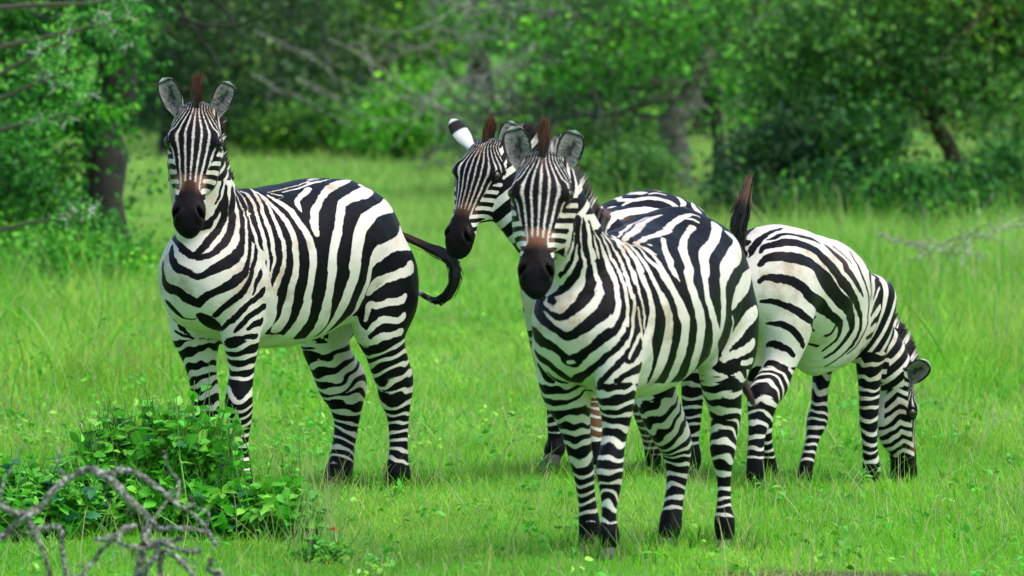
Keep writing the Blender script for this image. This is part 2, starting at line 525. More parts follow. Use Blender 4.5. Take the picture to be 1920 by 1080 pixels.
def leaves(centres, radii, n, size, cols, r, lump=.55, aspect=.55):
    """n leaf faces in clumps spread through ellipsoids -> V, quads, colours"""
    centres = np.asarray(centres, float); radii = np.asarray(radii, float)
    vol = radii.prod(1) ** .8; pick = r.choice(len(centres), size=max(int(n / 26), 1), p=vol / vol.sum())
    d = r.normal(size=(len(pick), 3)); d /= np.linalg.norm(d, axis=1, keepdims=True)
    rad = r.uniform(.25, 1, len(pick)) ** .45
    cl = centres[pick] + d * rad[:, None] * radii[pick]              # twig ends
    per = r.poisson(26, len(pick)) + 3
    idx = np.repeat(np.arange(len(pick)), per)
    spread = size * 3.4 * r.uniform(.5, 1.3, len(pick))
    p = cl[idx] + r.normal(size=(len(idx), 3)) * (spread[idx] * lump)[:, None] * np.array([1, 1, .7])
    m = len(p)
    nrm = r.normal(size=(m, 3)) + np.array([0, 0, .7]); nrm /= np.linalg.norm(nrm, axis=1, keepdims=True)
    a = np.cross(nrm, r.normal(size=(m, 3))); a /= np.linalg.norm(a, axis=1, keepdims=True); b = np.cross(nrm, a)
    L = (size * r.uniform(.5, 1.3, m))[:, None]; W = L * aspect
    V = np.stack([p - a * L * .5, p + b * W * .5, p + a * L * .5, p - b * W * .5], 1).reshape(-1, 3)
    Q = np.arange(m * 4).reshape(-1, 4)
    cols = np.asarray(cols, float)
    tone = r.beta(.6, .8, len(pick))                                # each twig has its own tone
    t = np.clip(tone[idx] + r.normal(0, .15, m), 0, 1)[:, None]
    lit = (r.uniform(size=len(pick)) < .09)[idx][:, None]          # some twigs brighter and yellower at random
    col = np.where(lit, cols[1] * np.array([1.9, 1.5, .8]), cols[0] * (1 - t) + cols[1] * t) * r.uniform(.7, 1.25, m)[:, None] * r.uniform(.55, 1.3, len(pick))[idx][:, None]
    return V, Q, np.repeat(col, 4, 0)

def wander(p, d, length, n, r, jitter=.18, up=0.0, droop=0.0):
    P = [np.array(p, float)]; d = np.array(d, float); d /= np.linalg.norm(d)
    for i in range(n):
        d = d + r.normal(size=3) * jitter + np.array([0, 0, up - droop * i / n]); d /= np.linalg.norm(d)
        P.append(P[-1] + d * length / n)
    return np.array(P)

def tree(name, label, cat, base, trunk, radius, limbs, crown, n, size, cols, bark, seed, twigs=60, bare=0, group=None, thorns=0):
    """trunk: path relative to base; limbs: (start fraction, direction, length); crown: (centre, radii) relative to base"""
    r = np.random.default_rng(seed)
    root = empty(name, tuple(base))
    tag(root, label, cat, group)
    bag = Bag()
    T = catmull(trunk, 14)
    T = T + np.vstack([np.zeros(3), r.normal(0, radius * .25, (13, 3))])
    taper = np.linspace(1.25, .6, 14); taper[0] = 1.7; taper[1] = 1.35
    V, Q = tube(T, radius * taper * r.uniform(.9, 1.1, 14), 10); bag.add(V, Q)
    ends = []
    for f, d, L in limbs:
        i = int(f * 13)
        W = wander(T[i], d, L, 9, r, .16, .02)
        V, Q = tube(W, radius * .42 * (1 - .35 * f) * np.linspace(1, .18, 10), 7); bag.add(V, Q)
        ends += [W[j] for j in range(3, 10)]
    ends = np.array(ends) if ends else T[-4:]
    for k in range(twigs):
        p = ends[r.integers(len(ends))]
        d = r.normal(size=3) + np.array([0, 0, .1])
        W = wander(p, d, r.uniform(.4, 1.1) * (1 + radius * 2), 6, r, .25)
        V, Q = tube(W, radius * .12 * np.linspace(1, .25, 7), 4); bag.add(V, Q)
    if bare:
        for k in range(bare):
            p = ends[r.integers(len(ends))]
            d = r.normal(size=3) * np.array([1.4, .6, .6]) + np.array([0, 0, -.1])
            W = wander(p, d, r.uniform(.6, 1.7), 8, r, .22)
            V, Q = tube(W, .012 * np.linspace(1, .3, 9), 4); bag.add(V, Q)
            for q in range(3):
                W2 = wander(W[r.integers(2, 8)], d + r.normal(size=3), r.uniform(.2, .6), 5, r, .3)
                V, Q = tube(W2, .006 * np.linspace(1, .4, 6), 3); bag.add(V, Q)
    bag.build('trunk', BARK[bark], root)
    if crown:
        V, Q, col = leaves([c for c, _ in crown], [q for _, q in crown], n, size, cols, r)
        keep = V[:, 2].reshape(-1, 4).min(1) > -base[2] + .03
        kv = np.repeat(keep, 4)
        V = V[kv]; col = col[kv]; Q = np.arange(len(V)).reshape(-1, 4)
        mesh_obj('crown', V, [Q], LEAF, root, False, color=col)
    return root

def at(u, v, Y): 
    p = px(u, v, Y); return p

def rel(base, items):
    """crown lumps given by where they stand in the view: (u, v, depth, rx, ry, rz) -> relative to base"""
    return [(px(u, v, Y) - base, (a, b, c)) for u, v, Y, a, b, c in items]
OLIVE = [(.018, .062, .020), (.095, .21, .075)]
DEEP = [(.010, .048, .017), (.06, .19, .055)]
MID = [(.020, .11, .022), (.15, .42, .06)]
BRIGHT = [(.07, .34, .02), (.20, .62, .05)]
def ground_at(u, Y):
    x = (u - 960) / 12684 * Y
    return np.array([x, Y, float(gz(x, Y))])

# left: thorny acacia with dark undergrowth
b = ground_at(190, 50)
tree('acacia_tree', 'thorny green tree at the left edge with dark trunk beside the grass', 'tree', b,
     [(0, 0, 0), (.03, .05, .8), (.12, 0, 1.7), (.15, .1, 2.9), (.05, .2, 4.0)], .145,
     [(.35, (-1, -.3, .25), 1.6), (.6, (1, .2, .9), .7), (.55, (-.8, -.7, .3), 1.9), (.8, (.7, .4, .9), 1.1), (.85, (-.4, .3, .8), 1.8), (.5, (-.9, .5, .5), 2.0)],
     rel(b, [(60, 60, 49.4, .75, .6, .55), (150, 10, 49.2, .7, .6, .4), (40, 220, 49.4, .55, .5, .4), (30, 350, 49.6, .45, .5, .5), (80, 300, 50.3, .4, .5, .6), (110, 420, 50, .3, .4, .3), (260, 370, 49.5, .14, .2, .12), (225, 310, 49.6, .10, .15, .10), (215, 90, 49.3, .20, .2, .30), (185, 250, 49.3, .14, .15, .22), (235, 190, 49.4, .12, .2, .14), (170, 370, 49.3, .16, .15, .14)])
     + [((-.3, .4, 3.3), (1.6, 1.4, .9)), ((.3, .5, 4.2), (1.8, 1.6, .8))],
     26000, .075, [(.016, .11, .02), (.09, .42, .04)], 'dark', 11, 90)
def thorn_sprays():
    """the near, paler branch tips with white thorns"""
    r = np.random.default_rng(5)
    root = bpy.data.objects['acacia_tree']; base = np.array(root.location)
    lv, th = Bag(), Bag()
    for (u0, v0, u1, v1, n) in ((-20, 150, 215, 20, 7), (40, 80, 285, 25, 6), (-20, 250, 120, 215, 5), (-10, 190, 180, 120, 5), (-30, 440, 150, 400, 3), (60, 10, 270, -10, 4)):
        A, B = px(u0, v0, 44.2), px(u1, v1, 43.6)
        for k in range(n):
            q = A + (B - A) * r.uniform(.25, 1)
            d = (B - A) / np.linalg.norm(B - A) + r.normal(0, .35, 3)
            W = wander(q, d, r.uniform(.12, .3), 6, r, .2)
            V, Q = tube(W, .006, 4); th.add(V, Q, (.12, .09, .06))
            for j in range(7):
                p = W[r.integers(1, 7)]; dd = r.normal(size=3); dd /= np.linalg.norm(dd)
                V, Q = tube(np.array([p, p + dd * .035, p + dd * .085]), [.0035, .0025, .0006], 4); th.add(V, Q, (.62, .66, .60))
            V, Q, c = leaves(W[2:], np.full((5, 3), .045), 60, .035, [(.06, .34, .03), (.20, .60, .08)], r)
            lv.add(V, Q, c)
        V, Q = tube(catmull([A - (B - A) * .3, A, (A + B) / 2 + r.normal(0, .02, 3), B], 12), np.linspace(.022, .006, 12), 6); th.add(V, Q, (.10, .075, .05))
    m, t, bs = new_mat('thorn_wood')
    a = node(t, 'ShaderNodeAttribute', attribute_name='tint'); t.links.new(a.outputs['Color'], bs.inputs['Base Color'])
    bs.inputs['Roughness'].default_value = .6
    for bag, nm, mt in ((lv, 'leaf_spray', LEAF), (th, 'thorny_branch', m)):
        bag.V = [v - base for v in bag.V]
        bag.build(nm, mt, root, False)
thorn_sprays()

# shrubs under it
def shrub(name, label, items, n, size, cols, seed, Y, u, group=None, bark='dark', stems=9):
    r = np.random.default_rng(seed)
    b = ground_at(u, Y)
    root = empty(name, tuple(b)); tag(root, label, 'shrub', group)
    cr = rel(b, items)
    V, Q, col = leaves([c for c, _ in cr], [q for _, q in cr], n, size, cols, r)
    keep = np.repeat(V[:, 2].reshape(-1, 4).min(1) > .01, 4)
    V, col = V[keep], col[keep]
    bag = Bag()
    for k in range(stems):
        c, q = cr[r.integers(len(cr))]
        e = c + r.normal(size=3) * np.array(q) * .5
        s = np.array([r.normal(0, .12), r.normal(0, .12), 0])
        P = catmull([s, s * .6 + e * .4 + r.normal(0, .06, 3), e], 8)
        v_, q_ = tube(P, np.linspace(.022, .007, 8), 5); bag.add(v_, q_)
    bag.build('stem', BARK[bark], root)
    mesh_obj('foliage', V, [np.arange(len(V)).reshape(-1, 4)], LEAF, root, False, color=col)
    return root
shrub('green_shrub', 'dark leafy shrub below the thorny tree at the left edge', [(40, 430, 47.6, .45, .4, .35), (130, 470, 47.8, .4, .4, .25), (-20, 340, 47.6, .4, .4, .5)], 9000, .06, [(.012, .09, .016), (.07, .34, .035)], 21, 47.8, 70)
shrub('green_shrub', 'low pale green weeds in front of the thorny tree at the left edge', [(30, 520, 46, .35, .3, .16), (130, 500, 46.3, .35, .3, .14), (230, 480, 46.5, .3, .3, .12), (60, 480, 46.6, .4, .3, .15)], 5000, .05, [(.05, .30, .02), (.16, .55, .05)], 22, 46, 110)

# the wood behind the meadow, left of the middle
WOOD = 'trees along the far edge of the meadow'
def far_tree(label, u, Y, items, n, size, cols, bark, seed, radius=.14, lean=(0, 0), bare=0, extra=True, h=5.5):
    b = ground_at(u, Y)
    t = [(0, 0, 0), (lean[0] * .3, lean[1] * .3, 1.2), (lean[0] * .7, lean[1] * .7, 2.5), (lean[0], lean[1], h * .75)]
    cr = rel(b, items)
    if extra: cr = cr + [((lean[0], lean[1] + .3, h * .62), (1.9, 1.7, 1.1)), ((lean[0] + .4, lean[1] + .6, h * .85), (1.6, 1.5, .9))]
    r = np.random.default_rng(seed)
    limbs = [(r.uniform(.2, .95), (r.normal(), r.normal() * .7, r.uniform(.0, .8)), r.uniform(1.2, 2.4)) for _ in range(9)]
    return tree('woodland_tree', label, 'tree', b, t, radius, limbs, cr, n, size, cols, bark, seed, 70, bare, WOOD)
far_tree('olive green tree over the head of the left zebra', 330, 80, [(300, 60, 79, .8, .8, .8), (420, 120, 79, .8, .8, .6), (380, 20, 79, .9, .8, .5), (300, 190, 79.5, .5, .6, .4)], 17000, .10, OLIVE, 'dark', 31)
far_tree('dark olive tree with bare grey limbs left of the middle', 520, 84, [(480, 40, 83, .9, .8, .7), (600, 60, 83, .9, .8, .6), (560, 140, 83, .8, .7, .4), (450, 180, 83.5, .6, .6, .4)], 17000, .10, OLIVE, 'grey', 32, bare=26)
far_tree('tall dark tree at the back of the wood behind the left zebra', 440, 95, [(420, 130, 94, 1.2, .9, .9), (560, 200, 94, 1.0, .9, .5), (330, 200, 94, 1.0, .9, .6)], 17000, .11, DEEP, 'dark', 33)
far_tree('bright green tree in the middle of the far wood', 740, 88, [(760, 20, 87, .8, .8, .7), (700, 90, 87, .7, .7, .6), (800, 120, 87, .6, .6, .5), (640, 40, 87, .6, .7, .6)], 16000, .11, MID, 'dark', 34)
far_tree('bright leafy tree top left of the grey branches', 900, 96, [(850, 10, 95, .9, .8, .6), (980, 5, 95, .8, .8, .5), (790, 60, 95, .7, .8, .7)], 14000, .11, BRIGHT, 'dark', 35)
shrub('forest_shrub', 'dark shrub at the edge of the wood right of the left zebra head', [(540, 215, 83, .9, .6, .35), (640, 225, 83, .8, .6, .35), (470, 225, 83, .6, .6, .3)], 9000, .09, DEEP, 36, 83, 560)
shrub('forest_shrub', 'mid green shrub spilling on to the grass left of the middle', [(600, 235, 80, .5, .5, .25), (690, 235, 80, .5, .5, .3), (520, 245, 80, .5, .5, .2)], 7000, .08, MID, 37, 80, 620)
shrub('forest_shrub', 'bright yellow green bush between the left zebra and the far pair', [(770, 215, 78, .45, .4, .3), (840, 235, 78, .5, .4, .22), (720, 255, 78, .4, .4, .18), (790, 170, 78, .25, .3, .15)], 8000, .08, BRIGHT, 38, 78, 770)
shrub('forest_shrub', 'low bright bush behind the ears of the far zebra', [(900, 250, 76, .4, .4, .22), (960, 270, 76, .3, .3, .15), (860, 225, 76, .3, .3, .15)], 5000, .08, BRIGHT, 39, 76, 900)

# the grey tree right of the middle
b = ground_at(1280, 66)
cr = rel(b, [(1120, 60, 65, .9, .8, .5), (1230, 40, 65, .8, .8, .5), (1380, 60, 65, .9, .8, .6), (1100, 150, 65.3, .5, .6, .35), (1420, 170, 65, .6, .6, .4), (1030, 60, 65.5, .6, .7, .5)])
tree('grey_trunk_tree', 'tree with a pale crooked trunk and grey bare twigs right of the middle', 'tree', b,
     [(0, 0, 0), (-.08, 0, .45), (-.03, 0, .85), (.16, .05, 1.15), (.25, .1, 1.6), (.2, .2, 3.2)], .12,
     [(.55, (-1, -.2, .35), 2.4), (.6, (-1, .1, .15), 2.2), (.6, (1, -.2, .4), 2.0), (.7, (-.6, -.5, .5), 2.0), (.8, (.8, .3, .5), 2.2), (.5, (-1, -.4, .0), 1.9)],
     cr + [((0, .3, 3.2), (2.0, 1.7, .9))], 10500, .085, [(.04, .17, .03), (.16, .56, .05)], 'grey', 41, 150, 130)
tree('thin_trunk_tree', 'slim dark tree standing close to the crooked grey trunk', 'tree', ground_at(1350, 66.5),
     [(0, 0, 0), (-.03, 0, .8), (-.08, 0, 1.6), (-.1, .1, 3.0)], .055, [(.7, (1, 0, .5), 1.2), (.8, (-1, .2, .6), 1.2)],
     [((.1, 0, 1.9), (.7, .6, .4)), ((0, .2, 2.8), (1.0, .9, .7))], 5000, .085, MID, 'dark', 42, 30)
b = ground_at(1075, 74)
tree('grey_thicket', 'leafless grey thicket of horizontal branches above the far zebra', 'thicket', b,
     [(0, 0, 0), (.1, 0, .6), (.3, .1, 1.3), (.4, .2, 2.0)], .07,
     [(.4, (-1, -.3, .35), 1.7), (.6, (-1, -.2, .25), 1.8), (.7, (-1, -.3, .1), 1.7), (.8, (-.8, .2, .5), 1.6), (.5, (.7, -.3, .3), 1.3), (.9, (-.6, -.4, .2), 1.8), (.6, (.8, -.2, .6), 1.2)],
     [((-.3, .3, 2.2), (.9, .6, .3))], 900, .08, OLIVE, 'dead', 43, 60, 60)
# right hand side
b = ground_at(1815, 61)
cr = rel(b, [(1620, 80, 60, .9, .8, .7), (1780, 60, 60, .9, .8, .7), (1620, 210, 61.5, .4, .4, .3), (1560, 200, 60, .6, .7, .5), (1850, 220, 59.6, .35, .5, .5), (1880, 80, 60, .5, .6, .6), (1500, 120, 60, .6, .7, .6)])
tree('leaning_tree', 'broad green tree with a dark red trunk leaning left at the right edge', 'tree', b,
     [(0, 0, 0), (-.06, 0, .35), (-.28, 0, .85), (-.42, .05, 1.25), (-.6, .2, 2.6)], .075,
     [(.5, (-1, -.2, .5), 1.8), (.6, (1, -.1, .6), 1.4), (.7, (-.8, .3, .6), 2.0), (.85, (.6, -.3, .7), 1.8), (.75, (-1, -.4, .3), 1.8)],
     cr + [((-.4, .3, 3.0), (1.8, 1.6, .9))], 21000, .085, [(.03, .13, .028), (.16, .42, .06)], 'red', 51, 120)
b = ground_at(1860, 60)
tree('leaning_tree', 'second dark trunk leaning right at the very right edge', 'tree', b,
     [(0, 0, 0), (.12, 0, .35), (.3, 0, .8), (.45, 0, 1.4), (.6, .2, 2.8)], .08,
     [(.6, (1, -.2, .5), 1.4), (.7, (-.6, .1, .8), 1.5)], [((.5, 0, 1.6), (.5, .6, .4)), ((.6, .2, 2.6), (1.2, 1.0, .8))], 8000, .085, MID, 'red', 52, 40)
UNDER = 'dark undergrowth along the right hand trees'
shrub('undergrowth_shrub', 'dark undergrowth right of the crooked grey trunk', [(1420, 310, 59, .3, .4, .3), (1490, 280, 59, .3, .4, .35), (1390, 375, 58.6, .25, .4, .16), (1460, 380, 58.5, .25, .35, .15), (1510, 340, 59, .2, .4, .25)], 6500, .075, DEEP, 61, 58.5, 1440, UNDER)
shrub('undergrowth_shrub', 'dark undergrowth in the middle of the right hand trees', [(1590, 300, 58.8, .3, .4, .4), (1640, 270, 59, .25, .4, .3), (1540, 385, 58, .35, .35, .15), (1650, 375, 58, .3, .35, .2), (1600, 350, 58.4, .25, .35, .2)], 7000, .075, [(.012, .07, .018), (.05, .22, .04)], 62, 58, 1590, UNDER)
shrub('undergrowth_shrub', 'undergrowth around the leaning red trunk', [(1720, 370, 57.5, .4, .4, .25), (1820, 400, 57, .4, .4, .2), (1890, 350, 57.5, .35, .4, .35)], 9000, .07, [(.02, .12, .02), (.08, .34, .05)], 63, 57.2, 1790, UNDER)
shrub('undergrowth_shrub', 'pale scrub between the far zebra rump and the grey trunk', [(1190, 320, 63, .4, .4, .2), (1110, 300, 66, .5, .4, .25)], 6000, .07, [(.07, .24, .05), (.22, .50, .11)], 64, 63, 1170, UNDER)
shrub('undergrowth_shrub', 'mid green bush under the grey thicket', [(1060, 220, 72, .6, .5, .35), (1150, 240, 71, .5, .5, .3), (1180, 170, 72, .5, .5, .3)], 7000, .08, MID, 65, 71.5, 1110, UNDER)
far_tree('dark tree closing the gap behind the leaning red trunk', 1760, 84, [(1700, 160, 83, .9, .8, .6), (1850, 150, 83, .9, .8, .6), (1620, 180, 83, .8, .8, .5), (1900, 220, 82, .7, .7, .4), (1780, 240, 82, .8, .6, .3)], 15000, .11, DEEP, 'dark', 66)
far_tree('dark tree standing behind the crooked grey trunk', 1330, 88, [(1300, 150, 87, .9, .8, .6), (1420, 160, 87, .9, .8, .5), (1210, 170, 87, .7, .8, .4), (1350, 240, 86, .9, .6, .25)], 13000, .11, DEEP, 'dark', 67)
# the wood at the back: one dense mass
def back_wood():
    r = np.random.default_rng(77)
    cs, rs = [], []
    for x in np.arange(-36, 36.1, 1.7):
        for k in range(4):
            cs.append((x + r.normal(0, .6), 104 + r.uniform(0, 9), r.uniform(.4, 6.0))); rs.append((r.uniform(1.4, 2.2), 1.5, r.uniform(1.0, 1.6)))
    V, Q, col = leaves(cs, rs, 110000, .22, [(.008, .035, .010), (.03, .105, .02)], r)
    keep = np.repeat(V[:, 2].reshape(-1, 4).min(1) > .02, 4); V, col = V[keep], col[keep]
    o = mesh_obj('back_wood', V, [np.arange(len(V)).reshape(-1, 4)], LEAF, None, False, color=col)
    tag(o, 'dense dark wood closing off the far side of the meadow', 'wood', kind='stuff')
back_wood()

# brushwood lying on the right, grey limbs hanging on the left of the middle
def brush(name, label, u, Y, paths, seed, rad, n=4):
    r = np.random.default_rng(seed); b = ground_at(u, Y)
    bag = Bag()
    for P in paths:
        pts = catmull([px(x, y, Y + r.normal(0, .25)) - b for x, y in P], 12) + r.normal(0, .012, (12, 3))
        V, Q = tube(pts, rad * np.linspace(1, .35, 12), 5); bag.add(V, Q)
        for k in range(n):
            W = wander(pts[r.integers(2, 11)], pts[-1] - pts[0] + r.normal(0, .4, 3), r.uniform(.2, .6), 6, r, .3)
            V, Q = tube(W, rad * .5 * np.linspace(1, .3, 7), 4); bag.add(V, Q)
    root = empty(name, tuple(b)); tag(root, label, 'dead branch')
    bag.build('dead_limb', BARK['grey' if name == 'hanging_limb' else 'dead'], root)
brush('brushwood', 'pile of dead grey branches in the long grass at the right edge', 1790, 47, [[(1690, 500), (1760, 460), (1840, 440), (1925, 420)], [(1720, 455), (1770, 470), (1830, 480), (1900, 520)], [(1800, 500), (1810, 450), (1850, 420)], [(1650, 440), (1700, 455), (1760, 450)], [(1740, 520), (1780, 480), (1800, 440)]], 71, .010, 6)
brush('hanging_limb', 'long dead grey limbs slanting down above the left zebra back', 560, 74, [[(470, 140), (530, 170), (600, 205), (665, 245)], [(520, 80), (590, 110), (650, 160), (720, 170)], [(560, 150), (620, 175), (670, 215)], [(480, 60), (560, 95), (610, 100)]], 72, .015, 6)

# ---------------------------------------------------------------- foreground plants
WEED = leaf_mat('weed_leaf', .28, .42, .4)
def broad_leaf(p, a, nrm, L, W, bag, col):
    b_ = np.cross(nrm, a)
    s = [0, .22, .5, .78, 1]; w = [.10, .82, 1, .55, .02]
    V = []
    for t, k in zip(s, w):
        c = p + a * L * t + nrm * (-.22 * L * t * t)
        V += [c - b_ * W * k * .5 + nrm * .10 * W * k, c, c + b_ * W * k * .5 + nrm * .10 * W * k]
    Q = []
    for i in range(4):
        Q += [(3 * i, 3 * i + 1, 3 * i + 4, 3 * i + 3), (3 * i + 1, 3 * i + 2, 3 * i + 5, 3 * i + 4)]
    bag.add(V, np.array(Q), col)
def weed(name, label, u, Y, lumps, stems, seed, size=.045, group=None):
    r = np.random.default_rng(seed); b = ground_at(u, Y)
    root = empty(name, tuple(b)); tag(root, label, 'weed', group)
    lf, stm = Bag(), Bag()
    cr = rel(b, lumps)
    vol = np.array([q[0] * q[2] for _, q in cr]); vol = vol / vol.sum()
    for k in range(stems):
        c, q = cr[r.choice(len(cr), p=vol)]
        e = c + np.array([r.uniform(-1, 1), r.uniform(-1, 1), abs(r.normal(.35, .4))]) * np.array(q)
        e[2] = max(e[2], .04)
        s = np.array([c[0] * .75 + r.normal(0, .08), c[1] * .75 + r.normal(0, .08), 0]); s = s * .6 + np.array([e[0], e[1], 0]) * .4
        s[2] = gz(b[0] + s[0], b[1] + s[1]) - b[2] - .01
        P = catmull([s, (s + e) / 2 + r.normal(0, .025, 3), e], 9)
        V, Q = tube(P, np.linspace(.0035, .0016, 9), 4); stm.add(V, Q, np.array([.16, .34, .06]) * r.uniform(.6, 1.2))
        base_col = np.array([.11, .54, .03]) if r.uniform() < .62 else (np.array([.24, .66, .06]) if r.uniform() < .75 else np.array([.045, .22, .085]))
        for j in range(r.integers(9, 16)):
            t = r.uniform(.25, 1) ** .7
            p = P[min(int(t * 8), 8)]
            a = r.normal(size=3) * np.array([1, 1, .35]); a[2] += .15; a /= np.linalg.norm(a)
            nn = np.array([0, 0, 1.]) + r.normal(0, .45, 3); nn = nn - a * (nn @ a); nn /= np.linalg.norm(nn)
            L = size * r.uniform(.35, 1.5) * (1.15 - .45 * t)
            broad_leaf(p, a, nn, L, L * r.uniform(.5, .72), lf, base_col * r.uniform(.65, 1.25))
    n = stems // 3
    c_ = np.array([c for c, _ in cr])[r.choice(len(cr), n, p=vol)]
    root_ = c_ * np.array([1, 1, 0]) + np.stack([r.normal(0, .12, n), r.normal(0, .1, n), np.zeros(n)], 1)
    V, F, k = blades(root_, np.stack([r.normal(0, .4, n), r.normal(0, .4, n), np.ones(n)], 1), r.uniform(.12, .34, n) * (1 + c_[:, 2]), np.full(n, .006), .4, 4)
    stm.add(V, F, np.repeat(np.array([.14, .54, .05]) * r.uniform(.6, 1.2, n)[:, None], k, 0))
    stm.build('stem', WEED, root, False)
    lf.build('foliage', WEED, root, True)
    return root
CLUMP = 'weeds growing in the front left corner'
weed('leafy_weed', 'tall leafy weed mound before the front legs of the left zebra', 300, 25.9, [(250, 880, 25.9, .22, .2, .16), (330, 825, 25.9, .18, .2, .17), (385, 835, 25.8, .13, .18, .16), (230, 810, 26, .12, .15, .12), (200, 850, 26, .14, .15, .14), (320, 930, 25.7, .26, .2, .1), (310, 765, 26, .10, .1, .07)], 460, 81, .064, CLUMP)
weed('leafy_weed', 'low dark leafy weed right of the taller mound', 490, 25.5, [(470, 940, 25.5, .14, .15, .11), (530, 960, 25.4, .11, .14, .10), (430, 960, 25.5, .14, .15, .09), (545, 920, 25.5, .05, .06, .05)], 210, 82, .066, CLUMP)
weed('leafy_weed', 'loose weed patch cut by the left border', 60, 25.6, [(40, 900, 25.6, .18, .2, .13), (110, 930, 25.5, .18, .2, .1), (10, 960, 25.4, .15, .2, .1), (140, 880, 25.9, .1, .15, .1)], 240, 83, .060, CLUMP)
weed('leafy_weed', 'weed stem reaching up beside the left zebra knee', 445, 25.6, [(448, 770, 25.6, .035, .05, .03), (440, 840, 25.6, .03, .05, .07)], 16, 84, .045, CLUMP)
weed('leafy_weed', 'small weed with a pink blossom right of the mound', 615, 24.4, [(610, 1045, 24.4, .07, .08, .05), (640, 1060, 24.3, .06, .08, .04), (585, 1030, 24.5, .04, .05, .05)], 45, 85, .035, CLUMP)
weed('leafy_weed', 'pair of thin weed stalks between the mound and the hind leg', 560, 25.7, [(560, 830, 25.7, .015, .02, .03), (520, 860, 25.7, .02, .02, .03), (545, 880, 25.7, .03, .03, .03)], 12, 86, .03, CLUMP)
def blossom():
    m, t, bs = new_mat('pink_petal'); bs.inputs['Base Color'].default_value = (.75, .16, .10, 1); bs.inputs['Roughness'].default_value = .6
    c = px(627, 994, 24.4); bag = Bag()
    r = np.random.default_rng(3)
    for k in range(14):
        d = r.normal(size=3); d[2] = abs(d[2]); d /= np.linalg.norm(d)
        nn = np.cross(d, r.normal(size=3)); nn /= np.linalg.norm(nn)
        broad_leaf(c * 0 + d * .003, d, nn, .014, .011, bag, None)
    par = [o for o in bpy.data.objects if o.get('label', '').startswith('small weed with a pink')][0]
    off = c - np.array(par.location)
    bag.V = [v + off for v in bag.V]; bag.c = []
    bag.build('blossom', m, par)
    z0 = 0
    V, Q = tube(catmull([(off[0] * .8, off[1], 0), (off[0] * .9, off[1], off[2] * .5), off], 8), .0022, 4)
    g = Bag(); g.add(V, Q, (.08, .2, .03)); g.build('flower_stalk', WEED, par)
blossom()

def small_weeds():
    r = np.random.default_rng(91); bag = Bag()
    n = 620
    y = np.concatenate([r.uniform(23, 33, 260), r.uniform(29, 46, 360)]); x = r.uniform(-1, 1, n) * (y * .0757 + .3)
    left = np.arange(n) >= 420; x[left] = -(y[left] * .0757) * r.uniform(.35, 1.05, left.sum())
    for k in range(n):
        c = np.array([x[k], y[k], gz(x[k], y[k])]); hgt = r.uniform(.03, .10) * (1 + left[k] * r.uniform(.5, 2.2))
        colr = (np.array([.10, .52, .03]) if r.uniform() < .7 else np.array([.28, .62, .06])) * r.uniform(.6, 1.15)
        for j in range(r.integers(6, 13)):
            a = r.normal(size=3) * np.array([1, 1, .4]); a /= np.linalg.norm(a)
            nn = np.array([0, 0, 1.]) + r.normal(0, .4, 3); nn = nn - a * (nn @ a); nn /= np.linalg.norm(nn)
            L = r.uniform(.018, .045)
            broad_leaf(c + np.array([r.normal(0, .03), r.normal(0, .03), hgt * r.uniform(.3, 1)]), a, nn, L, L * .55, bag, colr * r.uniform(.75, 1.2))
    o = bag.build('ground_weed', WEED, smooth=True)
    tag(o, 'small broad leaved weeds scattered through the lawn', 'weeds', kind='stuff')
small_weeds()

